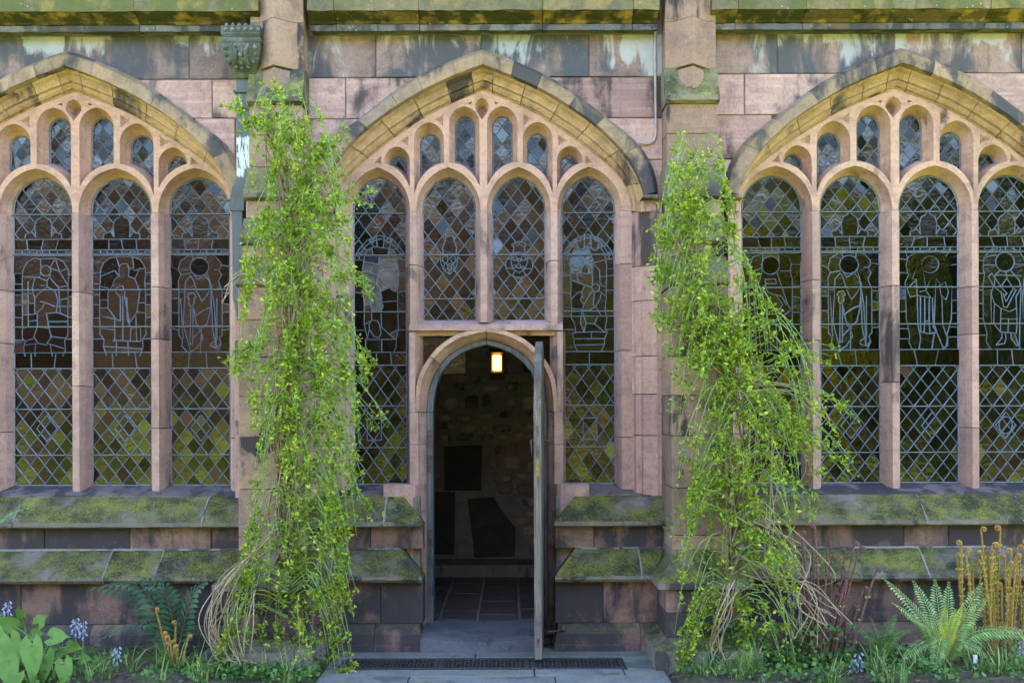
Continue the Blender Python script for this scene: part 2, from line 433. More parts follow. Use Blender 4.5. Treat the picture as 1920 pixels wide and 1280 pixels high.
def glass(name, tints, dirt, refl=2.1, wav=0.5, rlo=0.35):
    t = NT(name); p = t.pos(); r = t.rnd(); isl = t.island()
    rr = t.math('FRACT', t.math('ADD', t.math('MULTIPLY', r, 13.7), t.math('MULTIPLY', isl, 5.1)))
    tint = t.cramp(rr, tints)
    off = t.node('CombineXYZ'); t.put(off.inputs[0], t.math('MULTIPLY', rr, 30)); t.put(off.inputs[2], t.math('MULTIPLY', rr, 19))
    q = t.vmath('ADD', p, off.outputs[0])
    h = t.math('ADD', t.noise(q, 11, 3, 0.5, 1.6), t.math('MULTIPLY', t.noise(q, 38, 2, .5, 1.0), 0.22))
    bm = t.bump(h, 0.011, wav)
    gl = t.node('BsdfGlossy'); gl.inputs['Roughness'].default_value = 0.015; t.put(gl.inputs['Normal'], bm)
    rv = t.ramp(t.math('FRACT', t.math('MULTIPLY', rr, 5.37)), 0.0, 1.0, rlo, 1.0)
    cv = t.node('CombineXYZ'); [t.put(cv.inputs[k_], rv) for k_ in range(3)]
    t.put(gl.inputs['Color'], t.mix(1.0, t.mix(0.5, (1, 1, 1), tint), cv.outputs[0], 'MULTIPLY'))
    tr = t.node('BsdfTransparent'); t.put(tr.inputs['Color'], t.mix(1.0, tint, (0.26, 0.30, 0.36), 'MULTIPLY'))
    df = t.node('BsdfDiffuse'); t.put(df.inputs['Color'], t.mix(1.0, tint, (0.3, 0.3, 0.3), 'MULTIPLY'))
    m1 = t.node('MixShader'); t.put(m1.inputs[0], t.ramp(t.noise(q, 12, 5, .7), 0.4, 0.75, dirt * 0.4, dirt)); t.l.new(tr.outputs[0], m1.inputs[1]); t.l.new(df.outputs[0], m1.inputs[2])
    fr = t.node('Fresnel'); fr.inputs['IOR'].default_value = refl
    m2 = t.node('MixShader'); t.l.new(fr.outputs[0], m2.inputs[0]); t.l.new(m1.outputs[0], m2.inputs[1]); t.l.new(gl.outputs[0], m2.inputs[2])
    t.l.new(m2.outputs[0], t.out.inputs[0]); t.n.remove(t.bsdf)
    return t.m
M['clear'] = glass('old_quarry_glass', [(0, (0.30, 0.30, 0.22)), (0.35, (0.45, 0.44, 0.34)), (0.6, (0.28, 0.32, 0.24)), (0.85, (0.42, 0.36, 0.22)), (1, (0.5, 0.52, 0.5))], 0.012, 1.85, 0.25, 0.3)
M['stain'] = glass('stained_figure_glass', [(0, (0.20, 0.13, 0.08)), (0.25, (0.28, 0.2, 0.12)), (0.45, (0.14, 0.10, 0.12)), (0.65, (0.22, 0.22, 0.12)), (0.85, (0.12, 0.16, 0.18)), (1, (0.3, 0.24, 0.2))], 0.02, 1.62, 0.4, 0.25)
M['stain_green'] = glass('green_figure_glass', [(0, (0.05, 0.08, 0.045)), (0.3, (0.08, 0.14, 0.07)), (0.5, (0.03, 0.035, 0.03)), (0.7, (0.10, 0.2, 0.10)), (0.85, (0.05, 0.06, 0.07)), (1, (0.16, 0.18, 0.06))], 0.06, 1.8, 0.3, 0.25)
M['stain_blue'] = glass('blue_sky_glass', [(0, (0.04, 0.08, 0.25)), (0.5, (0.06, 0.12, 0.35)), (1, (0.05, 0.06, 0.2))], 0.6, 1.8, 0.4)
M['stain_pale'] = glass('pale_cloud_glass', [(0, (0.5, 0.5, 0.52)), (1, (0.6, 0.58, 0.55))], 0.75, 1.8, 0.4)
def leafmat(name, a, b, c, transl=0.35, rough=0.5):
    t = NT(name); i = t.island(); p = t.pos()
    k = t.cramp(i, [(0, a), (0.5, b), (1, c)])
    k = t.mix(t.ramp(t.noise(p, 9, 3), 0.4, 0.65, 0, 0.4), k, tuple(q * 0.6 for q in a))
    t.color(k); t.bsdf.inputs['Roughness'].default_value = rough; t.bsdf.inputs['Specular IOR Level'].default_value = 0.35
    tr = t.node('BsdfTranslucent'); t.put(tr.inputs['Color'], t.mix(0.4, k, c))
    m = t.node('MixShader'); m.inputs[0].default_value = transl
    t.l.new(t.bsdf.outputs[0], m.inputs[1]); t.l.new(tr.outputs[0], m.inputs[2]); t.l.new(m.outputs[0], t.out.inputs[0])
    return t.m
M['jasmine'] = leafmat('jasmine_leaf', (0.05, 0.12, 0.01), (0.24, 0.37, 0.02), (0.50, 0.55, 0.05))
M['stem_green'] = simple('green_shoot', (0.16, 0.24, 0.06), 0.6, 0, 30, .3, 0)
M['stem_brown'] = simple('woody_stem', (0.20, 0.135, 0.075), 0.8, 0, 30, .4, 0)
M['stem_tan'] = simple('bare_tan_shoot', (0.30, 0.23, 0.13), 0.7, 0, 30, .3, 0)
M['fern'] = leafmat('fern_green', (0.10, 0.19, 0.045), (0.18, 0.31, 0.075), (0.3, 0.44, 0.11), 0.3)
M['fern_new'] = leafmat('young_fern', (0.36, 0.46, 0.02), (0.46, 0.54, 0.03), (0.55, 0.6, 0.05), 0.45)
M['fern_dark'] = leafmat('dark_fern', (0.022, 0.06, 0.028), (0.035, 0.095, 0.04), (0.055, 0.13, 0.05), 0.2)
M['fern_mid'] = leafmat('soft_fern', (0.06, 0.16, 0.05), (0.11, 0.25, 0.07), (0.2, 0.34, 0.07), 0.35)
M['fiddle_gold'] = simple('golden_fiddlehead', (0.27, 0.15, 0.035), 0.8, 0, 60, .45, .001)
M['fiddle_brown'] = simple('purple_brown_stem', (0.12, 0.055, 0.048), 0.7, 0, 60, .45, .001)
M['arum'] = leafmat('broad_arum_leaf', (0.13, 0.27, 0.04), (0.18, 0.33, 0.06), (0.22, 0.38, 0.08), 0.3, 0.4)
_t = M['arum'].node_tree; _b = [n for n in _t.nodes if n.type == 'BSDF_PRINCIPLED'][0]
_n = _t.nodes.new('ShaderNodeTexNoise'); _n.inputs['Scale'].default_value = 45; _n.inputs['Detail'].default_value = 5
_u = _t.nodes.new('ShaderNodeBump'); _u.inputs['Distance'].default_value = 0.012; _u.inputs['Strength'].default_value = 0.8
_t.links.new(_n.outputs[0], _u.inputs['Height']); _t.links.new(_u.outputs[0], _b.inputs['Normal'])
M['bluebell'] = leafmat('bluebell_flower', (0.22, 0.22, 0.48), (0.33, 0.33, 0.6), (0.48, 0.48, 0.72), 0.3)
M['grass'] = leafmat('bed_grass_blade', (0.04, 0.10, 0.02), (0.12, 0.21, 0.04), (0.34, 0.40, 0.12), 0.3)
M['under'] = leafmat('low_ground_leaf', (0.03, 0.09, 0.02), (0.07, 0.17, 0.03), (0.16, 0.28, 0.05), 0.3)
M['tree'] = leafmat('courtyard_tree_leaf', (0.11, 0.16, 0.01), (0.24, 0.29, 0.012), (0.4, 0.42, 0.02), 0.45)
M['tree_dark'] = leafmat('dark_evergreen_leaf', (0.03, 0.065, 0.012), (0.07, 0.12, 0.02), (0.14, 0.19, 0.025), 0.3)
M['golden'] = leafmat('golden_shrub_leaf', (0.28, 0.32, 0.01), (0.46, 0.46, 0.015), (0.58, 0.56, 0.03), 0.4)
def soil():
    t = NT('dark_garden_soil'); p = t.pos()
    n = t.noise(p, 18, 8, 0.7)
    c = t.mix(t.ramp(n, 0.35, 0.7), (0.025, 0.018, 0.012), (0.085, 0.06, 0.04))
    c = t.mix(t.ramp(t.noise(p, 4, 5, 0.6), 0.48, 0.62, 0, 0.75), c, (0.06, 0.085, 0.018))
    t.color(c); t.put(t.bsdf.inputs['Normal'], t.bump(n, 0.02, 1.0)); return t.m
M['soil'] = soil()
def lawn():
    t = NT('mown_lawn'); p = t.pos()
    n = t.noise(p, 30, 4, 0.7); b = t.noise(p, 0.6, 3)
    c = t.mix(t.ramp(n, 0.3, 0.7), (0.10, 0.15, 0.014), (0.22, 0.27, 0.03))
    t.color(t.mix(t.ramp(b, .4, .6, 0, .4), c, (0.2, 0.24, 0.03))); t.put(t.bsdf.inputs['Normal'], t.bump(n, 0.03, 1)); return t.m
M['lawn'] = lawn()
M['roofing'] = simple('grey_slate', (0.12, 0.11, 0.11), 0.7, 0, 5, .4, .01)
M['plaster'] = simple('dim_cloister_plaster', (0.30, 0.26, 0.21), 0.9, 0, 6, .2, .004)
M['bark'] = simple('bark', (0.12, 0.085, 0.06), 0.9, 0, 20, .5, .02)
M['void'] = simple('dark_glass_and_pit_shade', (0.03, 0.035, 0.045), 0.15, 0, 3, .2, 0, .6)
def lamp_mat():
    t = NT('lit_lamp_glass'); t.n.remove(t.bsdf)
    e = t.node('Emission'); e.inputs[0].default_value = (1.0, 0.42, 0.035, 1); e.inputs[1].default_value = 2.0
    t.l.new(e.outputs[0], t.out.inputs[0]); return t.m
M['lampglass'] = lamp_mat()
def lamp_core():
    t = NT('lit_lamp_glow_panel'); t.n.remove(t.bsdf)
    e = t.node('Emission'); e.inputs[0].default_value = (1.0, 0.62, 0.16, 1); e.inputs[1].default_value = 3.0
    t.l.new(e.outputs[0], t.out.inputs[0]); return t.m
M['lampcore'] = lamp_core()

# ================================================================== LARGE STRUCTURE
YT, YG, YH = 0.125, 0.27, -0.07       # tracery face, glass, hood-mould face (the wall face is y = 0)
WIN = [(-3.77, 1.131, 1.09, 1.02), (-0.24, 1.0, 1.0, 1.0), (3.32, 1.131, 1.09, 1.02)]   # centre x, light, intrados and hood widths
BUT = [(-1.95, 0.245), (1.50, 0.235)]
Z_SILL = Z(907, YG)

# ---- ground
g = mesh('lawn', [(-60, -60, -0.05), (60, -60, -0.05), (60, 12, -0.05), (-60, 12, -0.05)], [(0, 1, 2, 3)], M['lawn']); tag(g, kind='structure')
def bed(x0, x1, y0, y1, name):
    nx, ny = int((x1 - x0) / 0.05), int((y1 - y0) / 0.05)
    v = []; f = []
    for j in range(ny + 1):
        for i in range(nx + 1):
            x, y = x0 + (x1 - x0) * i / nx, y0 + (y1 - y0) * j / ny
            e = min(1, min(i, nx - i) / 3, min(j, ny - j) / 2)
            v.append((x, y, -0.04 + e * (0.05 + 0.03 * math.sin(x * 3.1 + y * 2) + rng.uniform(0, 0.035))))
    for j in range(ny):
        for i in range(nx):
            a = j * (nx + 1) + i; f.append((a, a + 1, a + nx + 2, a + nx + 1))
    return tag(mesh(name, v, f, M['soil'], smooth=True), kind='structure')
bed(-6.2, -1.46, -2.3, -0.1, 'flower_bed'); bed(1.17, 6.2, -2.3, -0.1, 'flower_bed')
# paved path in front of the door: single slabs
pave = tag(mesh('pavement', *boxvf(-1.46, 1.17, -7.0, -0.1, -0.06, -0.035), M['mortar']), kind='structure')
def slab(x0, x1, y0, y1, z=0.0):
    return mesh('paving_slab', *cboxvf(x0 + .004, x1 - .004, y0 + .004, y1 - .004, -0.03, z + rng.uniform(-.004, .003), 0.007), M['slab'], pave)
yA, yB, yC, yD = gy(1212), gy(1232.5), gy(1253.5), gy(1266)
slab(-1.45, -.3, yB, -.15, .004); slab(-.3, 1.16, yB, -.15, .004)
slab(-1.45, X(645, yB) - .01, yC, yB); slab(X(1166, -.66) + .01, 1.16, yC, yB)
slab(-1.45, X(1000, yC), yD, yC); slab(X(1000, yC), X(1166, yC), yD, yC); slab(X(1166, yC), 1.16, yD, yC)
yy = yD
for r_ in range(9):
    y2 = yy - rng.choice([0.5, 0.6, 0.7]); xs = [-1.45, rng.uniform(-.8, -.4), rng.uniform(.1, .6), 1.16]
    if r_ == 0: xs = [-1.45, X(762, -1.2), X(1040, -1.2), 1.16]
    for a, b in zip(xs, xs[1:]): slab(a, b, y2, yy)
    yy = y2

# ---- the wall
wall = thing('church_wall', (0, 0.2, 0), 'pink sandstone church wall with stained ashlar, mossy ledges and cornice behind the windows', 'wall')
A_IN = [(0, 169), (50, 190), (100, 214), (140, 240), (179, 267), (215, 295), (250, 327), (268, 354), (275, 378), (277, 397)]
A_HL = [(0, 123), (55, 144), (109, 169), (155, 196), (198, 225), (236, 258), (270, 296), (292, 335), (303, 369), (306, 397)]
A_HO = [(0, 93), (42, 107), (120, 142), (168, 172), (212, 206), (256, 240), (292, 272), (318, 315), (328, 360), (330, 397)]
def half(pts, y, k, n=97): return catmull([(a * sc(y) * k, Z(b, y)) for a, b in pts], n)
def ev(A, t):
    s = -1 if t < 0 else 1; t = abs(t) * (len(A) - 1); i = min(int(t), len(A) - 2); q = A[i] + (A[i + 1] - A[i]) * (t - i)
    return (s * q[0], q[1])
CUR = {}
for w, (cx, kl, ki, kh) in enumerate(WIN):
    CUR[w] = (half(A_IN, YT, ki), half(A_HL, -0.05, kh), half(A_HO, -0.01, kh))
def opening(w, C, zb, n=40):
    cx = WIN[w][0]; up = [ev(C, t) for t in np.linspace(-1, 1, 2 * n + 1)]
    return [(cx + up[0][0], zb)] + [(cx + a, b) for a, b in up] + [(cx + up[-1][0], zb)]
Z_TOP = 5.19
# rubble core behind the ashlar, one piece for each bay
bays = [(-6.4, -1.95), (-1.95, 1.5), (1.5, 6.4)]
for w, (a, b) in enumerate(bays):
    hole = opening(w, CUR[w][2] * np.array([0.985, 1]) - np.array([0, .02]), 1.15 if w != 1 else -0.5)
    for loop, _ in subtract(rect(a, b, 1.15 if w != 1 else -0.2, 6.2), hole):
        prism('wall_core', loop, 0.014, 0.42, M['mortar'], wall, ch=0.001, gap=0)
for a, b in ((-6.4, -1.95), (1.5, 6.4)): mesh('wall_core', *boxvf(a, b, 0.014, 0.42, -0.2, 1.152), M['mortar'], wall)
mesh('wall_core', *boxvf(-1.95, X(786, .0), 0.014, 0.42, -0.2, 1.25), M['mortar'], wall)
mesh('wall_core', *boxvf(X(1042, .0), 1.5, 0.014, 0.42, -0.2, 1.25), M['mortar'], wall)
# ashlar of the spandrels
courses = {0: [(62, 147, [-460, -120, 125, 357, 520]), (147, 220, [-460, -130, 90, 400, 520]), (220, 302, [-460, -210, 443, 520]), (302, 400, [-460, 430, 520])],
           1: [(60, 145, [560, 707, 905, 1107, 1245]), (145, 222, [560, 650, 930, 1245]), (222, 300, [560, 700, 1125, 1245]), (300, 400, [560, 640, 1190, 1245])],
           2: [(57, 140, [1320, 1460, 1680, 1918, 2380]), (140, 217, [1320, 1398, 1700, 2010, 2380]), (217, 300, [1320, 1450, 1925, 2380]), (300, 400, [1320, 1380, 2010, 2380])]}
for w in range(3):
    hole = opening(w, CUR[w][2] * np.array([0.99, 1]) - np.array([0, 0.01]), 1.0)
    for r_, (p0, p1, xs) in enumerate(courses[w]):
        z1, z0 = (Z_TOP if r_ == 0 else Z(p0)), Z(p1)
        for a, b in zip(xs, xs[1:]):
            for loop, _ in subtract(rect(X(a), X(b), z0, z1), hole):
                if abs(area2(loop)) < 0.002: continue
                prism('wall_stone', loop, rng.uniform(-.003, .003), 0.16, M['top'] if r_ == 0 else M['wall'], wall, ch=0.006, gap=0.003)
# plain ashlar beyond the outer windows
for a, b in ((4.84, 6.4), (-6.4, -5.3)):
    zz = Z(400)
    while zz > 1.05:
        z2 = max(1.04, zz - .38); m_ = a + (b - a) * rng.uniform(.3, .7)
        for c_, d_ in ((a, m_), (m_, b)): prism('wall_stone', rect(c_, d_, z2, zz), rng.uniform(-.003, .003), .16, M['wall'], wall)
        zz = z2
# narrow wall strips between jambs and buttresses
for a, b in ((X(1232), X(1246)), (X(566), X(581)), (X(1338), X(1346)), (X(440), X(452))):
    zz = Z(400)
    while zz > 1.05:
        z2 = max(1.04, zz - rng.uniform(.28, .4)); prism('wall_stone', rect(a, b, z2, zz), 0.0, .16, M['jamb'], wall, ch=.004); zz = z2

def run(name, prof, x0, x1, mat, parent, n=6, jit=0.003, hipL=None, hipR=None, smooth=False):
    """a moulded course: profile [(y,z)] swept along x, ends shifted point by point where it is hipped"""
    m = len(prof); v = []
    for i in range(n + 1):
        for k, (y, z) in enumerate(prof):
            a = x0 + (hipL[k] if hipL else 0); b = x1 - (hipR[k] if hipR else 0)
            j = jit if 0 < k < m - 1 else 0
            v.append((a + (b - a) * i / n, y + rng.uniform(-j, j), z + rng.uniform(-j, j)))
    f = []
    for i in range(n):
        for k in range(m - 1):
            a = i * m + k; f.append((a, a + 1, a + m + 1, a + m))
    f.append(tuple(range(m - 1, -1, -1))); f.append(tuple(range(n * m, n * m + m)))
    return mesh(name, v, f, mat, parent, smooth=smooth)
L1 = [(0.05, Z(926)), (0.0, Z(931)), (-0.06, Z(940, -.06)), (-0.2, Z(974, -.2)), (-0.215, Z(977, -.21)), (-0.212, Z(985, -.21)), (-0.19, Z(987, -.19)), (-0.1, Z(987, -.19) + .012), (0.05, Z(987, -.19) + .012)]
L2 = [(0.05, Z(1026, -.1)), (-0.1, Z(1028, -.1)), (-0.16, Z(1040, -.16)), (-0.3, Z(1074, -.3)), (-0.33, Z(1080, -.33)), (-0.335, Z(1086, -.33)), (-0.31, Z(1091, -.31)), (-0.2, Z(1091, -.31) + .01), (0.05, Z(1091, -.31) + .01)]
L3 = [(0.05, Z(1166, -.2)), (-0.2, Z(1168, -.2)), (-0.25, Z(1180, -.25)), (-0.275, Z(1188, -.275)), (-0.28, 0.06), (-0.30, 0.055), (-0.305, -0.05), (0.05, -0.05)]
zs1a, zs1b = L2[1][1], L1[6][1] + .012
zs2a, zs2b = L3[1][1], L2[6][1] + .01
def plinth(xs1, xs2, xs3, xs4, xs5, endR=None, endL=None):
    """ledge, strip, ledge, wall, foot between two x limits; endR / endL = hipped at the door"""
    def hip(prof, d): return [d * max(0, (z_ - prof[4][1]) / (prof[0][1] - prof[4][1])) if i_ < 4 else 0 for i_, (y_, z_) in enumerate(prof)]
    for xs, prof, mat, d, nm in ((xs1, L1, 'ledge', .2, 'sill_ledge_stone'), (xs3, L2, 'ledge', .19, 'plinth_ledge_stone'), (xs5, L3, 'base', .04, 'foot_stone')):
        for i, (a, b) in enumerate(zip(xs, xs[1:])):
            last, first = i == len(xs) - 2, i == 0
            run(nm, prof, a + .002, b - .002, M[mat], wall, n=max(4, int((b - a) / .12)),
                hipR=hip(prof, d) if (endR and last) else None, hipL=hip(prof, d) if (endL and first) else None)
            if i and prof is not L3: run('mortar_joint', [(y_ - .0025 if 0 < q_ < len(prof) - 1 else y_, z_ + .002) for q_, (y_, z_) in enumerate(prof)], a - rng.uniform(.003, .006), a + rng.uniform(.003, .006), M['pale_mortar'], wall, n=1, jit=0)
            if prof is L2: run('mortar_joint', [(-.09, L2[1][1] + .012), (-.104, L2[1][1] + .010), (-.118, L2[1][1] - .005), (-.09, L2[1][1] - .008)], a + (.2 if endL and first else 0), b - (.2 if endR and last else 0), M['pale_mortar'], wall, n=6, jit=.003)
    for xs, (za, zb), yf in ((xs2, (zs1a, zs1b), -.1), (xs4, (zs2a, zs2b), -.2)):
        for a, b in zip(xs, xs[1:]): prism('plinth_stone', rect(a, b, za, zb), yf + rng.uniform(-.004, .004), .05, M['base'], wall, ch=.005)
XD0, XD1 = X(793, -.2), X(1038, -.2)
plinth([-6.3, X(35, -.1), X(385, -.1), -1.9], [-6.3, X(82, -.1), X(243, -.1), X(395, -.1), -1.9], [-6.3, X(203, -.2), X(300, -.2), -1.9],
       [-6.3, X(38, -.2), X(310, -.2), X(365, -.2), -1.9], [-6.3, X(165, -.28), -1.9])
plinth([-1.95, X(722, -.1), XD0], [-1.95, X(694, -.1), XD0 - .01], [-1.95, X(622, -.2), XD0], [-1.95, X(712, -.2), XD0 - .005], [-1.95, X(700, -.28), XD0 + .005], endR=True)
plinth([XD1, 1.5], [XD1 + .01, X(1113, -.1), 1.5], [XD1, X(1199, -.2), 1.5], [XD1 + .005, X(1130, -.2), 1.5], [XD1 - .005, X(1200, -.28), 1.5], endL=True)
plinth([1.5, X(1728, -.1), 6.3], [1.5, X(1694, -.1), X(1778, -.1), X(2010, -.1), 6.3], [1.5, X(1608, -.2), X(1730, -.2), X(2040, -.2), 6.3],
       [1.5, X(1500, -.2), X(1800, -.2), 6.3], [1.5, X(1660, -.28), 6.3])
# cornice; parapet out of view above it, its height set to block the sun
CO = [(0.05, 5.56), (-0.22, 5.50), (-0.25, 5.47), (-0.25, Z(19, -.25)), (-0.235, Z(21, -.235)), (-0.2, Z(27, -.2)), (-0.13, Z(39, -.13)), (-0.11, Z(45, -.11)), (-0.125, Z(46, -.125)), (-0.125, Z(57, -.125)), (-0.02, Z(61, -.02)), (0.05, Z(61, -.02))]
for a, b in ((-6.4, X(-180, -.2)), (X(-180, -.2), X(258, -.2)), (X(258, -.2), X(490, -.2)), (X(580, -.2), X(630, -.2)), (X(630, -.2), X(788, -.2)), (X(788, -.2), X(1020, -.2)), (X(1020, -.2), X(1190, -.2)), (X(1190, -.2), X(1238, -.2)),
             (X(1335, -.2), X(1385, -.2)), (X(1385, -.2), X(1512, -.2)), (X(1512, -.2), X(1856, -.2)), (X(1856, -.2), 6.4)):
    nn_ = max(4, int((b - a) / .08))
    run('cornice_slab', CO[:4] + [(.05, CO[3][1])], a + .002, b - .002, M['cor_slab'], wall, n=nn_, jit=.004)
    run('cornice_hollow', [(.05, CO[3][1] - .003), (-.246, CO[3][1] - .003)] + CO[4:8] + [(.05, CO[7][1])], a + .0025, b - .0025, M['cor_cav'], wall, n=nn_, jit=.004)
    run('cornice_fillet', [(.05, CO[7][1] - .002)] + CO[8:], a + .003, b - .003, M['cor_fil'], wall, n=nn_, jit=.003)
mesh('parapet', *boxvf(-6.4, 6.4, -0.1, 0.42, 5.55, 6.2), M['wall'], wall)
mesh('parapet_coping', *boxvf(-6.4, 6.4, -0.16, 0.48, 6.2, 6.32), M['cornice'], wall)

# ---- cloister walk behind the wall
ZF = 0.10
cl_floor = tag(mesh('cloister_floor', *boxvf(-6.4, 6.4, 0.2, 3.6, -0.1, ZF - 0.012), M['imortar']), kind='structure')
fx = [-1.9, -1.5, -1.06, X(813, .02) , X(889, .02), X(973, .02), .46, .9, 1.4]
for i, (a, b) in enumerate(zip(fx, fx[1:])):
    yy = .02 + rng.uniform(0, .3)
    a0 = .05
    while a0 < 2.86:
        b0 = min(2.88, (yy if a0 == .05 else a0 + rng.choice([.34, .42, .5, .62])))
        if b0 - a0 > .05: mesh('floor_tile', *cboxvf(a + .012, b - .012, a0 + .01, b0 - .01, ZF - .05, ZF + rng.uniform(-.003, .003), .006), M['tile'], cl_floor)
        a0 = b0
bench = tag(mesh('cloister_kerb', *cboxvf(-6.3, 6.3, 2.9, 3.6, -0.1, 0.225, .03), M['rubble']), kind='structure')
cw = tag(mesh('cloister_back_wall', *boxvf(-6.4, 6.4, 3.45, 4.2, -0.1, 11.0), M['imortar']), kind='structure')  # real behind the door; unseen upper part added to block the sun
tag(mesh('cloister_ceiling', *boxvf(-6.4, 6.4, 0.42, 3.45, 4.75, 4.95), M['plaster']), kind='structure')
for x in (-6.4, 6.2): tag(mesh('cloister_end_wall', *boxvf(x, x + .2, 0.42, 3.45, -.1, 4.75), M['plaster']), kind='structure')
YW = 3.45
def wx(px): return X(px, YW)
def wz(py): return Z(py, YW)
slabs = [[(833, 918), (902, 919), (904, 834), (832, 836)], [(889, 1043), (964, 1042), (966, 988), (944, 962), (925, 931), (876, 934)], [(790, 1036), (851, 1038), (853, 922), (790, 921)]]
sl_w = [[(wx(a), wz(b)) for a, b in s] for s in slabs]
for s in sl_w: prism('memorial_slab', s, YW - .035, YW + .1, M['memorial'], cw, ch=.008)
zz = 0.24
while zz < 3.05:
    hh = rng.uniform(.09, .22); xx = -1.5 + rng.uniform(-.1, .1)
    while xx < .95:
        ww = rng.uniform(.09, .36); dz_ = rng.uniform(-.03, .03)
        ce = (xx + ww / 2, zz + hh / 2 + dz_)
        pts = [(ce[0] + (ww / 2 - .014) * math.copysign(abs(math.cos(a)) ** .55, math.cos(a)) * rng.uniform(.72, 1), ce[1] + (hh / 2 - .012) * math.copysign(abs(math.sin(a)) ** .55, math.sin(a)) * rng.uniform(.68, 1)) for a in [k * math.pi / 5 + .2 for k in range(10)]]
        if not any(inpoly(q, s) for q in pts + [ce] for s in [[((p[0] - sum(k[0] for k in s0) / len(s0)) * 1.05 + sum(k[0] for k in s0) / len(s0), (p[1] - sum(k[1] for k in s0) / len(s0)) * 1.05 + sum(k[1] for k in s0) / len(s0)) for p in s0] for s0 in sl_w]):
            prism('rubble_stone', pts, YW - rng.uniform(.015, .05), YW + .05, M['rubble'], cw, ch=.016, gap=0)
        xx += ww
    zz += hh

# ================================================================== BUTTRESSES
def zprismvf(plan, z0, z1, g=.003):
    p = ccw(plan); n = len(p)
    v = [(a, b, z0 + g) for a, b in p] + [(a, b, z1 - g) for a, b in p]
    f = [tuple(range(n - 1, -1, -1)), tuple(range(n, 2 * n))] + [(i, (i + 1) % n, n + (i + 1) % n, n + i) for i in range(n)]
    return v, f
def buttress(cx, hw, label):
    b = thing('buttress', (cx, -.3, 0), label, 'buttress', 'stepped buttresses between the windows')
    def blocks(p0, p1, d, h, ps, mat='butt'):
        ps = [p0] + ps + [p1]
        for a, c in zip(ps, ps[1:]):
            mesh('buttress_stone', *cboxvf(cx - h, cx + h, -d + rng.uniform(-.003, .003), .05, Z(c, -d) + .0015, Z(a, -d) - .0015, .007), M[mat], b)
    def slope(p0, d0, p1, d1, h, mat='cap'):
        # weathering: sloped top, small nose and drip
        prof = [(0.05, Z(p0, -d0)), (-d0, Z(p0, -d0)), (-d0 - (d1 - d0) * .35, Z(p0 + (p1 - p0) * .42, -d0)), (-d1, Z(p1 - 3, -d1)), (-d1 - .012, Z(p1, -d1)), (-d1 - .01, Z(p1 + 9, -d1)), (-d1 + .03, Z(p1 + 13, -d1)), (.05, Z(p1 + 13, -d1))]
        run('weathering_stone', prof, cx - h - .012, cx + h + .012, M[mat], b, n=6, jit=.004)
    h0 = hw - .025
    # upper pier with its angled prow
    for a, c in ((-90, 40), (40, 128)):
        zt, zb = Z(a, -.2), Z(c, -.2)
        plan = [(cx - h0, .05), (cx - h0, -.18), (cx - h0 + .075, -.18), (cx, -.30), (cx + h0 - .075, -.18), (cx + h0, -.18), (cx + h0, .05)]
        mesh('pier_stone', *zprismvf(plan, zb, zt, .002), M['butt'], b)
    # cap: slope with the prow dying into it as a curved point
    slope(128, .18, 180, .28, h0, 'cap')
    zc, n = Z(128, -.25), 7
    v = []; f = []
    for i in range(n + 1):
        t = i / n; wv = (h0 - .085) * math.sqrt(max(0, 1 - t ** 1.7)); z = zc - t * (Z(128, -.25) - Z(168, -.27)); y0 = -.18 - .085 * t
        v += [(cx - wv, y0 + .01, z), (cx, y0 - .115 * (1 - t * .85) , z), (cx + wv, y0 + .01, z)]
        if i: k = 3 * i; f += [(k - 3, k - 2, k + 1, k), (k - 2, k - 1, k + 2, k + 1)]
    mesh('prow_stop', v, [q[::-1] for q in f], M['butt'], b)
    blocks(195, 312, .24, h0, [252]); slope(312, .24, 360, .36, h0 + .005)
    blocks(374, 408, .33, h0 + .005, []); slope(408, .33, 444, .45, h0 + .01)
    blocks(458, 482, .42, h0 + .01, []); slope(482, .42, 522, .56, h0 + .015)
    blocks(536, 1036, .54, h0 + .015, [598, 668, 742, 818, 916, 1005])
    # swept lower ledge on three sides
    def skirt(p0, d0, ha, p1, d1, hb, p2, mat, name, nn=5, sweep=1.8):
        v = []; f = []
        for i in range(nn + 1):
            t = i / nn; e = t ** sweep; d = d0 + (d1 - d0) * e; h = ha + (hb - ha) * e; z = Z(p0, -d0) + (Z(p1, -d1) - Z(p0, -d0)) * t
            v += [(cx - h, .05, z), (cx - h, -d, z), (cx + h, -d, z), (cx + h, .05, z)]
        d, h, z = d1, hb, Z(p2, -d1); v += [(cx - h, .05, z), (cx - h, -d, z), (cx + h, -d, z), (cx + h, .05, z)]
        d, h = d1 - .07, hb - .07; z += .006; v += [(cx - h, .05, z), (cx - h, -d, z), (cx + h, -d, z), (cx + h, .05, z)]
        for i in range(nn + 2):
            for k in range(3): a = i * 4 + k; f.append((a, a + 4, a + 5, a + 1))
        mesh(name, v, [q for q in f], M[mat], b)
    skirt(1030, .54, h0 + .015, 1094, .78, h0 + .16, 1106, 'ledge', 'skirt_ledge')
    for q0, q1 in ((1106, 1150), (1150, 1198)):
        mesh('buttress_stone', *cboxvf(cx - h0 - .09, cx + h0 + .09, -.71, .05, Z(q1, -.71), Z(q0, -.71), .01), M['base'], b)
    skirt(1196, .71, h0 + .09, 1222, .9, h0 + .2, 1290, 'ledge', 'buttress_foot', sweep=1.1)
    return b
buttress(*BUT[0], 'stepped stone buttress beside the carved rainwater head, wrapped in the taller climber')
buttress(*BUT[1], 'stepped stone buttress right of the door, its mossy cap bare above the climber')

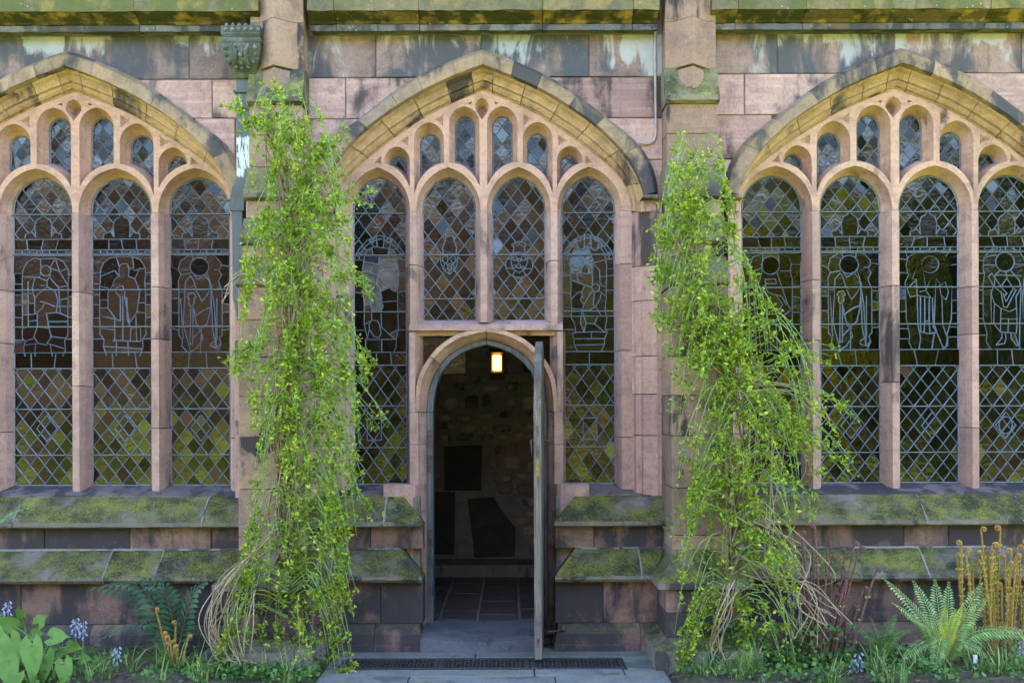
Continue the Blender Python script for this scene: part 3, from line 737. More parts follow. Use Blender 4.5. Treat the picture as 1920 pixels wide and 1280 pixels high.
# ================================================================== WINDOWS
def archpts(cx, hw, zs, za, n=10):
    h = max(za - zs, hw * 1.001); c = (h * h - hw * hw) / (2 * hw); Rr = hw + c; a1 = math.acos(c / Rr)
    rt = [(cx - c + Rr * math.cos(a1 * k / n), za - h + Rr * math.sin(a1 * k / n)) for k in range(n + 1)]
    return rt + [(2 * cx - x, z) for x, z in rt[-2::-1]]        # right spring, apex, left spring
def clipseg(a, b, poly):
    """clip a segment to a convex ccw polygon"""
    t0, t1 = 0.0, 1.0; dx, dz = b[0] - a[0], b[1] - a[1]
    for i in range(len(poly)):
        p, q = poly[i], poly[(i + 1) % len(poly)]
        nx, nz = -(q[1] - p[1]), q[0] - p[0]
        num = nx * (a[0] - p[0]) + nz * (a[1] - p[1]); den = nx * dx + nz * dz
        if abs(den) < 1e-12:
            if num < 0: return None
            continue
        t = -num / den
        if den > 0: t0 = max(t0, t)
        else: t1 = min(t1, t)
        if t0 >= t1: return None
    return ((a[0] + dx * t0, a[1] + dz * t0), (a[0] + dx * t1, a[1] + dz * t1))
def lattice(region, wd, hd, ox, oz, mask=()):
    x0, x1 = min(p[0] for p in region), max(p[0] for p in region); z0, z1 = min(p[1] for p in region), max(p[1] for p in region)
    segs = []
    hgt = z1 - z0; sl = wd / hd
    for sgn in (1, -1):
        k0 = int(-(hgt * sl + (x1 - x0)) / wd) - 2; k1 = -k0
        for k in range(k0, k1 + 1):
            xb = ox + k * wd; a = (xb, oz); b_ = (xb + sgn * sl * 1.0, oz + 1.0)
            A = (a[0] + (z0 - oz) * (b_[0] - a[0]) , z0); B = (a[0] + (z1 - oz) * (b_[0] - a[0]), z1)
            s = clipseg(A, B, region)
            if not s: continue
            if mask:
                n = 40; run_ = None
                for i in range(n):
                    u0, u1 = i / n, (i + 1) / n; m_ = (s[0][0] + (s[1][0] - s[0][0]) * (u0 + u1) / 2, s[0][1] + (s[1][1] - s[0][1]) * (u0 + u1) / 2)
                    if any(inpoly(m_, q) for q in mask):
                        if run_ is not None: segs.append((lerp2(s, run_), lerp2(s, u0 + .01))); run_ = None
                    elif run_ is None: run_ = max(0, u0 - .012)
                if run_ is not None: segs.append((lerp2(s, run_), s[1]))
            else: segs.append(s)
    return segs
def lerp2(s, t): t = min(1, max(0, t)); return (s[0][0] + (s[1][0] - s[0][0]) * t, s[0][1] + (s[1][1] - s[0][1]) * t)
def came(mb, a, b, w=.007, th=.009, y=YG):
    dx, dz = b[0] - a[0], b[1] - a[1]; L = math.hypot(dx, dz)
    if L < 1e-4: return
    nx, nz = -dz / L * w, dx / L * w; ex, ez = dx / L * w * .5, dz / L * w * .5
    a = (a[0] - ex, a[1] - ez); b = (b[0] + ex, b[1] + ez)
    v = [(a[0] + nx, y + .002, a[1] + nz), (a[0], y - th, a[1]), (a[0] - nx, y + .002, a[1] - nz), (b[0] + nx, y + .002, b[1] + nz), (b[0], y - th, b[1]), (b[0] - nx, y + .002, b[1] - nz)]
    mb.add(v, [(0, 3, 4, 1), (1, 4, 5, 2)])
def leaded(win, outline, lines, matfn, bars=(), w=.0058):
    """one leaded light: cames as a mesh, each region of glass a pane. returns (object, panes)"""
    outline = ccw(outline); vs = [Vector(p) for p in outline]; n = len(vs); es = [(i, (i + 1) % n) for i in range(n)]
    for pl in lines:
        for a, b in zip(pl, pl[1:]):
            es.append((len(vs), len(vs) + 1)); vs += [Vector(a), Vector(b)]
    r = delaunay_2d_cdt(vs, es, [], 0, 2e-3)
    mb = MB()
    for e, o in zip(r[1], r[4]):
        if not o: continue
        a, b = r[0][e[0]], r[0][e[1]]; mid = ((a[0] + b[0]) / 2, (a[1] + b[1]) / 2)
        edge = any(k < n for k in o)
        if edge or inpoly(mid, outline): came(mb, a, b, w * (1.3 if edge else 1))
    lo = mb.build('leaded_light', M['lead'], win)
    zs = [p[1] for p in outline]
    for bz in bars:
        s = clipseg((min(p[0] for p in outline) - .1, bz), (max(p[0] for p in outline) + .1, bz), outline)
        if s: mesh('saddle_bar', *tubevf([(s[0][0], YG - .012, bz), (s[1][0], YG - .012, bz)], .0055, 6), M['bar'], lo)
    panes = []
    for loop, tris in regions(r, lambda c: inpoly(c, outline)):
        ar = sum(abs(area2(t)) for t in tris)
        if ar < 2e-5: continue
        c = (sum(p[0] for p in loop) / len(loop), sum(p[1] for p in loop) / len(loop))
        panes.append((ar, c, tris, matfn(c), lo))
    return lo, panes
def pane_vf(p):
    ar, c, tris, m, lo = p
    big = rng.choice((.008, .012, .012, .02, .05))
    ax, az = rng.gauss(0, big), rng.gauss(0, big)
    idx = {}; v = []; f = []
    for t in tris:
        q = []
        for a in t:
            if a not in idx: idx[a] = len(v); v.append((a[0], YG + ax * (a[0] - c[0]) + az * (a[1] - c[1]), a[1]))
            q.append(idx[a])
        f.append(q if area2(t) > 0 else q[::-1])
    return v, f
def place_panes(win, panes):
    def seen(p):
        k = 1 / sc(YG); x, y = 960 + p[1][0] * k, 775 - (p[1][1] - H) * k
        return -20 < x < 1940
    vis = sorted([p for p in panes if seen(p)], key=lambda p: -p[0]); rest = vis[300:] + [p for p in panes if not seen(p)]
    for p in vis[:300]:
        v, f = pane_vf(p); mesh('pane', v, f, M[p[3]], p[4])
    if rest:
        mb = MB()
        for p in rest: mb.add(*pane_vf(p))
        mb.build('small_panes', M['clear'], win, kind='stuff')
def voussoir(name, A, B, prof, t0, t1, cx, mat, parent, yb=.3, n=7, jit=.0026, gp=.0028):
    L = np.linalg.norm(np.diff(A, axis=0), axis=1).sum(); g_ = gp / L
    ts = list(np.linspace(t0 + g_, t1 - g_, n + 1))
    if t0 < 0 < t1: ts = sorted(set(ts + [0.0]))
    pr = list(prof) + [(prof[-1][0], yb), (prof[0][0], yb)]; m = len(pr); v = []
    for t in ts:
        a, b = ev(A, t), ev(B, t)
        for s, y in pr: v.append((cx + a[0] + (b[0] - a[0]) * s, y + rng.uniform(-jit, jit), a[1] + (b[1] - a[1]) * s + rng.uniform(-jit, jit)))
    f = []
    for i in range(len(ts) - 1):
        for k in range(m): k2 = (k + 1) % m; f.append((i * m + k, i * m + k2, (i + 1) * m + k2, (i + 1) * m + k))
    f.append(tuple(range(m - 1, -1, -1))); f.append(tuple(range((len(ts) - 1) * m, len(ts) * m)))
    return mesh(name, v, f, mat, parent)
def funnelvf(F, B, yF, yB, prof=((0, 0), (.14, .3), (.5, .68), (.86, .9), (.9, 1), (1, 1)), closed=True):
    n = len(F); v = []; f = []
    for s, d in prof: v += [(F[i][0] + (B[i][0] - F[i][0]) * s, yF + (yB - yF) * d, F[i][1] + (B[i][1] - F[i][1]) * s) for i in range(n)]
    for r_ in range(len(prof) - 1):
        for i in range(n if closed else n - 1):
            j = (i + 1) % n; f.append((r_ * n + i, r_ * n + j, r_ * n + n + j, r_ * n + n + i))
    return v, f

# ---- lead drawings of the figure panels, digitised light by light: (left, right, py0, scale, polylines)
def circ(cx, cy, r, n=14, ry=None): return [(cx + r * math.cos(2 * math.pi * k / n), cy + (ry or r) * math.sin(2 * math.pi * k / n)) for k in range(n + 1)]
FIG = {}
FIG['R1'] = (90, 460, 320, 3.367, [
    [(160, 1145), (150, 1080), (135, 1000), (135, 700), (145, 650), (140, 600), (160, 550), (220, 530), (320, 525), (380, 550), (400, 590), (390, 640), (405, 690), (405, 980), (390, 1050), (400, 1100), (385, 1145)],
    circ(268, 605, 57), [(215, 640), (190, 740), (165, 790), (170, 900), (180, 1145)], [(235, 690), (300, 690), (305, 720), (235, 720), (235, 690)], [(310, 650), (340, 740), (375, 850), (395, 880)],
    [(235, 720), (210, 810), (250, 860), (320, 885), (345, 850), (300, 790), (250, 770), (235, 720)], [(300, 790), (340, 800), (365, 850)], [(250, 860), (240, 960), (250, 1145)], [(345, 880), (300, 960), (310, 1145)], [(170, 900), (240, 960), (300, 960), (390, 890)],
    [(90, 600), (140, 600)], [(400, 600), (460, 600)], [(90, 765), (135, 765)], [(405, 740), (460, 735)], [(90, 850), (135, 850)], [(405, 800), (460, 810)], [(90, 930), (135, 930)], [(405, 900), (460, 900)], [(405, 1030), (460, 1030)], [(90, 1040), (140, 1040)], [(220, 530), (215, 640)], [(320, 525), (325, 605)], [(330, 640), (395, 640)], [(145, 650), (212, 620)]])
FIG['R2'] = (580, 940, 320, 3.367, [
    [(690, 1145), (645, 1100), (650, 1060), (628, 1030), (628, 760), (625, 690), (640, 650), (625, 620), (640, 560), (690, 528), (705, 515)], [(800, 515), (850, 535), (885, 575), (885, 605), (870, 620), (890, 650), (870, 690), (893, 760), (893, 1030), (875, 1050), (885, 1090), (860, 1145)],
    circ(755, 600, 58), [(720, 648), (740, 680), (775, 660)], [(665, 760), (670, 690), (700, 655), (720, 690), (740, 760), (770, 820), (800, 780), (830, 720), (815, 690), (785, 652)],
    [(720, 870), (735, 960), (765, 990), (800, 960), (820, 880), (830, 720)], [(720, 920), (770, 880), (815, 860)], [(800, 628), (820, 690), (845, 860), (858, 1115)], [(815, 690), (825, 760), (835, 1000), (858, 1115)],
    [(700, 850), (697, 1090), (713, 1085), (715, 850)], [(680, 790), (690, 770), (720, 765), (732, 790), (720, 800), (722, 830), (700, 850), (690, 835), (690, 800), (680, 790)], [(665, 760), (655, 960), (690, 1100), (700, 1145)], [(700, 1135), (740, 1110), (775, 1050), (760, 1000), (715, 1050)],
    [(640, 800), (650, 1000), (655, 1050)], [(860, 800), (860, 1060), (825, 1080), (822, 1100), (860, 1115), (885, 1080)], [(628, 760), (665, 760)], [(580, 600), (625, 620)], [(580, 740), (628, 740)], [(580, 800), (628, 800)], [(580, 890), (628, 890)], [(580, 985), (628, 1000)],
    [(885, 590), (940, 600)], [(893, 765), (940, 770)], [(893, 830), (940, 840)], [(893, 890), (940, 885)], [(893, 1000), (940, 995)], [(845, 620), (870, 620)], [(640, 650), (700, 640)], [(720, 560), (705, 515)], [(800, 515), (795, 560)], [(740, 985), (765, 1000), (760, 1145)]])
FIG['R3'] = (122, 470, 300, 3.2, [
    [(200, 1145), (180, 1100), (185, 1060), (165, 960), (160, 740), (180, 700), (165, 640), (180, 590), (240, 560), (300, 550), (350, 560), (400, 590), (425, 640), (410, 680), (432, 720), (432, 960), (405, 1060), (410, 1120), (380, 1145)], circ(305, 635, 53),
    [(250, 640), (230, 650), (200, 720), (225, 725), (230, 820), (310, 835), (280, 790), (245, 800)], [(275, 835), (275, 975), (300, 975), (302, 835)], [(250, 830), (250, 1040), (305, 1050), (345, 1040), (330, 990), (340, 720)], [(340, 720), (370, 760), (395, 740), (415, 800), (400, 850), (370, 820), (360, 760)],
    [(345, 1040), (380, 1130), (400, 1130), (410, 1080), (380, 1000), (375, 820)], [(230, 820), (235, 1000), (250, 1080), (240, 1145)], [(320, 835), (325, 1010), (345, 1040)], [(225, 725), (170, 780), (190, 830), (230, 820)], [(265, 680), (275, 740), (280, 790)], [(300, 740), (280, 790)], [(345, 675), (360, 700), (340, 720)],
    [(122, 600), (175, 605)], [(122, 685), (175, 685)], [(122, 770), (160, 770)], [(122, 840), (162, 840)], [(122, 920), (165, 915)], [(122, 1020), (175, 1020)], [(122, 1080), (183, 1080)], [(425, 640), (470, 635)], [(432, 775), (470, 770)], [(432, 850), (470, 850)], [(432, 930), (470, 925)], [(420, 1010), (470, 1010)], [(405, 1070), (470, 1070)],
    [(275, 975), (270, 1045)], [(300, 975), (305, 1050)], [(330, 1050), (315, 1145)], [(160, 548), (175, 600)], [(420, 548), (400, 590)]])
FIG['R4'] = (597, 952, 300, 3.2, [
    [(720, 540), (680, 548), (640, 590), (632, 650), (640, 700), (632, 760), (632, 960), (655, 1050), (650, 1100), (680, 1145)], [(805, 540), (850, 560), (880, 600), (890, 650), (885, 700), (892, 760), (892, 960), (875, 1050), (880, 1100), (850, 1145)], circ(765, 622, 57),
    [(705, 700), (735, 672)], [(797, 672), (850, 730), (860, 780), (830, 830), (835, 1010), (830, 1050), (735, 1040), (740, 900), (700, 870), (680, 810), (700, 760), (705, 700)], [(665, 710), (685, 690), (740, 770), (775, 810), (765, 825), (700, 770), (665, 710)], [(740, 800), (755, 890), (775, 895), (830, 790), (815, 780), (770, 860), (755, 820)],
    [(740, 900), (790, 920), (830, 900)], [(735, 960), (835, 965)], [(785, 963), (780, 1045)], [(680, 810), (680, 980), (670, 1000), (700, 1145)], [(700, 870), (695, 990), (735, 1040)], [(745, 1042), (745, 1075), (710, 1120), (760, 1110), (770, 1080), (765, 1045)], [(800, 1047), (800, 1080), (835, 1125), (845, 1120), (820, 1049)], [(860, 780), (852, 1000), (850, 1145)], [(885, 700), (870, 820), (868, 1100)],
    [(705, 700), (860, 706)], [(770, 680), (775, 720), (740, 770)], [(775, 720), (815, 780)], [(650, 590), (708, 580)], [(640, 640), (708, 640)], [(822, 635), (888, 640)], [(597, 610), (636, 615)], [(597, 690), (638, 690)], [(597, 790), (632, 790)], [(597, 870), (632, 870)], [(597, 960), (632, 960)], [(597, 1060), (654, 1060)], [(890, 640), (952, 640)], [(892, 720), (952, 725)], [(892, 800), (952, 800)], [(892, 890), (952, 890)], [(892, 960), (952, 960)], [(875, 1060), (952, 1060)]])
FIG['L1'] = (80, 438, 300, 3.2, [
    [(145, 1165), (140, 1110), (150, 1075), (130, 1060), (130, 700), (135, 650), (160, 605), (200, 580), (240, 585), (330, 580), (380, 600), (408, 650), (412, 680), (408, 740), (405, 1040), (385, 1075), (390, 1130), (375, 1165)], circ(272, 655, 32),
    [(245, 640), (240, 585)], [(300, 635), (330, 580)], [(302, 640), (360, 660), (408, 640)], [(330, 580), (355, 655)], [(355, 660), (405, 740)], [(135, 690), (230, 695), (245, 670)], [(230, 695), (280, 715), (300, 680)], [(205, 700), (190, 760), (205, 820), (205, 910), (220, 915), (220, 990), (290, 1000), (275, 910), (335, 905), (345, 830), (330, 780), (280, 750), (230, 790), (205, 820)],
    [(300, 700), (350, 755), (405, 745)], [(280, 715), (280, 750)], [(240, 840), (265, 845), (330, 870)], [(265, 845), (250, 880), (220, 905)], [(165, 720), (165, 990), (130, 1000)], [(130, 790), (200, 790)], [(130, 850), (205, 850)], [(130, 920), (205, 915)], [(165, 960), (220, 950)], [(350, 755), (360, 910), (335, 905)], [(360, 830), (405, 820)], [(350, 870), (405, 870)], [(360, 910), (405, 930)], [(290, 960), (405, 960)],
    [(220, 990), (200, 1050), (225, 1090), (150, 1100)], [(290, 1000), (305, 1050), (280, 1090), (380, 1120)], [(225, 1090), (280, 1100)], [(300, 1050), (390, 1060)], [(150, 1075), (200, 1060)], [(210, 1100), (205, 1165)], [(300, 1100), (310, 1165)],
    [(80, 670), (132, 670)], [(80, 735), (130, 735)], [(80, 800), (130, 800)], [(80, 860), (130, 860)], [(80, 935), (130, 935)], [(80, 1070), (150, 1072)], [(408, 680), (438, 680)], [(408, 810), (438, 810)], [(406, 870), (438, 870)], [(406, 935), (438, 935)], [(390, 1065), (438, 1065)]])
FIG['L2'] = (555, 917, 300, 3.2, [
    [(640, 1165), (620, 1110), (625, 1070), (600, 1035), (600, 780), (605, 650), (620, 610), (660, 580), (700, 572), (800, 572), (850, 590), (880, 640), (880, 690), (875, 720), (880, 780), (880, 1040), (860, 1070), (865, 1110), (845, 1165)],
    [(720, 640), (735, 615), (770, 615), (780, 650), (775, 690), (815, 705), (845, 780), (830, 900), (780, 970), (770, 910), (750, 800)], [(720, 640), (720, 690), (690, 710), (680, 740), (650, 790), (650, 880), (700, 950), (725, 955), (725, 810), (700, 790), (700, 760), (740, 745), (755, 790)], [(740, 810), (740, 1070)], [(765, 815), (768, 950), (790, 1000), (785, 1080)],
    [(690, 945), (690, 1075)], [(680, 1075), (850, 1080)], [(622, 1110), (865, 1125)], [(605, 690), (690, 655), (720, 690)], [(700, 572), (722, 635)], [(800, 572), (808, 640), (778, 645)], [(880, 640), (808, 655)], [(815, 705), (845, 640)], [(605, 750), (655, 760)], [(600, 830), (650, 830)], [(600, 880), (650, 880)], [(620, 930), (690, 945)], [(600, 1000), (690, 1010)], [(835, 850), (880, 850)], [(830, 905), (880, 910)], [(790, 1000), (880, 990)], [(850, 1000), (850, 1080)], [(820, 930), (825, 1080)], [(700, 1075), (700, 1165)], [(770, 1080), (775, 1165)],
    [(555, 675), (604, 665)], [(555, 735), (600, 735)], [(555, 800), (600, 800)], [(555, 860), (600, 860)], [(555, 940), (600, 940)], [(555, 1065), (622, 1065)], [(880, 670), (917, 665)], [(880, 735), (917, 735)], [(880, 800), (917, 800)], [(880, 860), (917, 860)], [(880, 940), (917, 935)], [(862, 1065), (917, 1065)]])
FIG['C1'] = (120, 570, 420, 4.571, [
    [(120, 305), (140, 250), (180, 190), (240, 130), (345, 95), (450, 125), (510, 190), (550, 250), (570, 305)], [(205, 300), (210, 260), (240, 215), (290, 190), (345, 200), (400, 205), (450, 215), (480, 250), (490, 300)], [(160, 305), (175, 250), (215, 190), (270, 150), (345, 125), (420, 150), (475, 190), (520, 250), (530, 305)],
    [(148, 235), (208, 270)], [(180, 190), (235, 222)], [(240, 130), (290, 190)], [(310, 105), (320, 195)], [(380, 105), (372, 202)], [(450, 125), (420, 208)], [(510, 190), (455, 220)], [(550, 250), (483, 270)], [(120, 305), (205, 302)], [(490, 300), (570, 305)], circ(275, 140, 18, 8), circ(415, 140, 18, 8), circ(160, 265, 16, 8), circ(525, 265, 16, 8),
    [(207, 268), (485, 268)], [(270, 195), (285, 268)], [(420, 208), (410, 268)], [(335, 268), (328, 345)], [(200, 320), (330, 340)], [(500, 395), (370, 395), (322, 432)], [(205, 300), (200, 330), (190, 400), (200, 560), (205, 680), (205, 850), (235, 985)], [(480, 985), (500, 900), (495, 760), (495, 575), (505, 400), (490, 320), (490, 300)], [(190, 405), (250, 410), (320, 435), (415, 540), (470, 575), (495, 575)], [(250, 408), (280, 360), (330, 350), (370, 310), (430, 305), (490, 320)],
    circ(302, 560, 42, 12), [(262, 580), (265, 620), (255, 650), (275, 750), (350, 750), (370, 700), (345, 650), (335, 590)], [(345, 575), (360, 640), (345, 670)], [(197, 555), (260, 555)], [(344, 575), (420, 540)], [(320, 435), (312, 518)], [(362, 665), (495, 655)], [(120, 750), (570, 750)], [(205, 690), (270, 690)], [(270, 750), (270, 820), (205, 860)], [(270, 820), (245, 860), (250, 900), (290, 960), (330, 970), (350, 930), (340, 870), (320, 825), (270, 820)], [(350, 750), (355, 880), (420, 940), (475, 985)], [(420, 940), (500, 900)], [(250, 900), (235, 960)],
    [(215, 985), (480, 985)], [(480, 985), (480, 1050), (460, 1095)], [(215, 985), (215, 1050), (250, 1095)], [(355, 985), (355, 1095)], [(120, 1095), (570, 1095)], [(310, 1095), (305, 1205)], [(430, 1095), (440, 1205)], [(120, 1205), (570, 1205)], [(120, 460), (193, 445)], [(120, 580), (200, 590)], [(503, 435), (570, 440)], [(495, 580), (570, 570)], [(120, 905), (210, 905)], [(500, 905), (570, 905)]])
FIG['C4'] = (725, 1170, 420, 4.571, [
    [(725, 305), (745, 240), (780, 185), (840, 130), (945, 92), (1055, 130), (1110, 185), (1150, 240), (1170, 305)], [(765, 305), (785, 240), (830, 170), (890, 135), (945, 125), (1000, 130), (1060, 170), (1110, 240), (1130, 305)], [(800, 300), (810, 250), (840, 205), (890, 225), (945, 200), (1010, 230), (1050, 200), (1085, 250), (1095, 305)],
    [(748, 235), (805, 270)], [(785, 185), (838, 208)], [(840, 130), (868, 215)], [(920, 98), (915, 212)], [(970, 98), (975, 212)], [(1055, 130), (1020, 225)], [(1110, 185), (1055, 205)], [(1150, 240), (1090, 275)], [(725, 305), (800, 302)], [(1095, 305), (1170, 305)], circ(870, 135, 18, 8), circ(1020, 135, 18, 8), circ(762, 258, 14, 8), circ(1130, 258, 14, 8),
    [(800, 262), (965, 265)], [(800, 300), (790, 330), (800, 422), (800, 640), (808, 730)], [(800, 422), (985, 430), (990, 310), (945, 200)], [(885, 265), (860, 420)], [(890, 424), (890, 390), (920, 345), (950, 385), (950, 428)], [(985, 330), (1045, 400), (1050, 520), (1098, 545)], [(985, 340), (1090, 310)], [(1095, 305), (1105, 360), (1100, 540), (1100, 640), (1090, 740), (1105, 820), (1090, 900), (1110, 930), (1085, 985)],
    [(800, 480), (975, 545)], [(985, 430), (985, 530)], [(850, 424), (865, 505)], [(920, 525), (890, 590), (905, 640)], [(805, 640), (870, 580), (900, 600), (880, 650), (910, 690)], circ(1012, 550, 34, 10), [(985, 572), (970, 600), (910, 690), (895, 740), (910, 792)], [(1030, 580), (1060, 590), (1098, 620)], [(1000, 582), (990, 700), (1010, 710), (1050, 640), (1060, 590)], [(895, 740), (960, 740), (1010, 710), (1060, 792)], [(725, 792), (1170, 792)], [(910, 792), (930, 850), (1000, 860), (1090, 930)], [(1030, 792), (1000, 860)], [(808, 730), (890, 730)],
    [(808, 730), (800, 800), (830, 860), (840, 930), (810, 940), (825, 985)], [(890, 740), (880, 850), (910, 930), (840, 930)], [(930, 850), (910, 930), (975, 925), (1090, 930)], [(975, 925), (970, 985)], [(825, 985), (1085, 985)], [(1085, 985), (1085, 1030), (1055, 1095)], [(825, 985), (825, 1040), (855, 1095)], [(825, 1040), (1082, 1035)], [(725, 1095), (1170, 1095)], [(955, 1095), (955, 1205)], [(725, 1205), (1170, 1205)],
    [(725, 450), (798, 440)], [(725, 590), (800, 600)], [(1103, 450), (1170, 440)], [(1100, 575), (1170, 570)], [(725, 905), (838, 905)], [(1095, 905), (1170, 905)], [(1050, 450), (1103, 455)]])
SH2 = (720, 1168, 420, 4.571, [[(865, 258), (1015, 258), (1015, 330), (990, 385), (945, 430), (890, 385), (868, 330), (865, 258)], [(890, 258), (885, 200), (905, 150), (915, 105), (970, 100), (985, 140), (1005, 200), (1000, 258)], [(885, 285), (905, 270), (928, 285), (928, 325), (900, 335), (885, 310), (885, 285)], [(955, 285), (978, 268), (998, 285), (996, 320), (970, 335), (955, 312), (955, 285)], [(928, 300), (955, 300)], [(928, 345), (945, 335), (962, 350), (960, 390), (940, 400), (925, 385), (928, 345)], [(868, 320), (885, 310)], [(998, 310), (1015, 315)], [(900, 335), (895, 385)], [(970, 335), (990, 380)], [(928, 285), (925, 258)], [(955, 285), (958, 258)], [(910, 335), (928, 350)], [(962, 350), (975, 335)], [(942, 400), (945, 430)]])
SH3 = (130, 575, 420, 4.571, [circ(355, 352, 116, 22, 108), [(290, 265), (425, 265), (425, 330), (400, 390), (355, 418), (300, 385), (285, 330), (290, 265)], [(305, 245), (310, 200), (290, 175), (330, 160), (355, 148), (380, 160), (415, 175), (400, 205), (405, 245)], circ(318, 295, 20, 8), circ(392, 295, 20, 8), circ(355, 310, 16, 8), circ(350, 362, 20, 8), circ(385, 375, 14, 7), circ(312, 365, 14, 7), [(355, 458), (330, 480), (352, 515), (382, 485), (355, 458)], [(250, 300), (288, 300)], [(425, 300), (465, 300)], [(245, 380), (298, 380)], [(405, 385), (465, 385)], [(300, 440), (320, 400)], [(410, 440), (390, 400)]])
def fig_lines(F, gl, gr, y=YG):
    """digitised lead lines to world (x,z), left edge gl, right edge gr"""
    x0, x1, py0, s, pls = F
    return [[(gl + (gr - gl) * (a - x0) / (x1 - x0), Z(py0 + b / s, y)) for a, b in pl] for pl in pls]

winlab = ['four-light traceried window left of the door, its right side behind the downpipe', 'narrower traceried window above and around the open doorway', 'tall four-light traceried window right of the door with crowned figure in the glass']
WD = []
def make_window(w):
    cx, kl, ki, kh = WIN[w]; CI, CL, CO_ = CUR[w]
    W = thing('traceried_window', (cx, .2, Z_SILL), winlab[w], 'window', 'traceried church windows')
    sp = 130 * kl * sc(YG); a_g = 49 * kl * sc(YG); fil = .055; a_f = sp / 2 - fil / 2
    ctr = [(-1.5 + k) * sp for k in range(4)]
    z_spf, z_apf, z_spg, z_apg = Z(392, YT), Z(313, YT), Z(392, YG), Z(333, YG)
    z_spf = min(z_spf, z_apf - a_f * 1.02)
    # hood mould
    hp = [(0.0, -.02), (.02, -.055), (.05, YH), (.66, YH), (.74, YH + .005), (1.0, -.012)]
    cuts = [-.93, -.74, -.56, -.4, -.27, -.13, .13, .27, .41, .57, .74, .93]
    cuts = [c_ + (rng.uniform(-.02, .02) if abs(c_) < .9 else 0) for c_ in cuts]
    for a, b in zip(cuts, cuts[1:]): voussoir('hood_stone', CL, CO_, hp, a, b, cx, M['hood'], W, yb=.05, gp=.0012)
    for s in (-1, 1):    # label stops
        e0, e1 = ev(CL, .93 * s), ev(CO_, .93 * s)
        xa, xb = sorted((cx + e0[0], cx + e1[0])); zt = min(e0[1], e1[1]); dd = .03
        prism('hood_stop', [(xa - (dd if s > 0 else 0), zt - .035), (xb + (dd if s < 0 else 0), zt - .035), (xb, zt + .004), (xa, zt + .004)], YH - .006, .05, M['hood'], W, ch=.01, gap=0)
    for s in (-1, 1):    # wall stone filling the corner below each stop
        e0, e1 = ev(CL, .985 * s), ev(CO_, .93 * s); zt = min(ev(CL, .93 * s)[1], e1[1]) - .02
        xa, xb = sorted((cx + e0[0] - s * .03, cx + s * (326 if w == 1 else 324) * sc(0)))
        prism('jamb_stone', rect(xa, xb, Z(399, .03), zt), .004, .3, M['jamb'], W, gap=.001)
    # arch order
    ap = [(0.0, YT + .02), (0.02, YT), (.1, YT - .002), (.13, YT - .03), (.28, YT - .05), (.42, YT - .048), (.46, .05), (.60, .045), (.78, .03), (.9, .0), (1.0, -.008)]
    cuts = [-1, -.86, -.67, -.5, -.33, -.17, -.05, .05, .2, .37, .53, .7, .87, 1]
    for a, b in zip(cuts, cuts[1:]): voussoir('arch_stone', CI, CL, ap, a, b, cx, M['arch'], W, yb=.36)
    # jambs
    zj = [Z(397, .06)] + [Z(q, .06) for q in (497, 562, 666, 737, 814)] + [Z(931)]
    x_in, x_out = CI[-1][0], (326 if w == 1 else 318) * sc(0) * (1 if w == 1 else 1.02)
    for s in (-1, 1):
        sh = rng.uniform(-.04, .04)
        zz_ = [zj[0]] + [z + sh for z in zj[1:-1]] + [zj[-1]]
        for zt, zb in zip(zz_, zz_[1:]):
            pl = [(x_in, YT + .02), (x_in + .001, YT), (x_in + .016, YT - .004), (x_in + .03, YT - .045), (x_in + .075, YT - .055), (x_in + .085, .03), (x_out - .05, .02), (x_out - .02, .0), (x_out, -.004), (x_out, .36), (x_in, .36)]
            pl = [(cx + s * a, b + rng.uniform(-.001, .001)) for a, b in pl]
            mesh('jamb_stone', *zprismvf(pl, zb, zt, .0035), M['jamb'], W)
    # tracery head: pierced plate plus a splayed reveal in every opening
    outer = [(cx + a, b) for a, b in [ev(CI, t) for t in np.linspace(1, -1, 61)]]
    zb = Z(396, YT)
    poly = list(outer)                       # right end -> apex -> left end
    poly[0] = (poly[0][0], zb); poly[-1] = (poly[-1][0], zb)
    tm = MB()
    for c in ctr:
        arc = archpts(cx + c, a_f, z_spf, z_apf)
        poly += [(cx + c - a_f, zb)] + arc[::-1] + [(cx + c + a_f, zb)]
        back = archpts(cx + c, a_g, z_spg, z_apg)
        Fr = [(cx + c + a_f, zb)] + arc + [(cx + c - a_f, zb)]; Bk = [(cx + c + a_g, zb)] + back + [(cx + c - a_g, zb)]
        tm.add(*funnelvf(Fr, Bk, YT, YG, closed=False))
    holes = []
    def ze(u, up=0.0):
        lc = min(ctr, key=lambda c: abs(u - c)); du = min(.999, abs(u - lc) / (sp / 2)); zs_ = Z(384, YT)
        return zs_ + (Z(305, YT) - zs_) * math.sqrt(1 - du * du) + up
    k = sc(YT) * kl
    small = []
    for off, hf, tf, hg, tg in ((-162, 24, 274, 15, 293), (-102, 28, 229, 18, 253), (-35.5, 28.5, 199, 18, 220), (35.5, 28.5, 199, 18, 220), (102, 28, 229, 18, 253), (162, 24, 274, 15, 293)):
        def ring(h_, top, up, yy):
            h_ = h_ * k; c = off * k; zt = Z(top, yy); zs_ = zt - h_ * 1.12
            arc = archpts(cx + c, h_, zs_, zt, 8)
            m_ = 8; bot = [(cx + c - h_ + 2 * h_ * i / m_) for i in range(m_ + 1)]
            return arc + [(x_, min(zs_ + .0, ze(x_ - cx, up))) for x_ in bot]
        F_, B_ = ring(hf, tf, .004, YT), ring(hg, tg, .05, YG)
        holes.append(F_); tm.add(*funnelvf(F_, B_, YT, YG)); small.append(B_)
    # pointed eyelet at the apex and sunk triangles
    dg = [(0, 183), (8, 187), (13, 196), (13, 204), (9, 212), (3, 219), (0, 225)]
    dg = [(-2.5 + a, b) for a, b in dg] + [(-2.5 - a, b) for a, b in dg[-2:0:-1]]
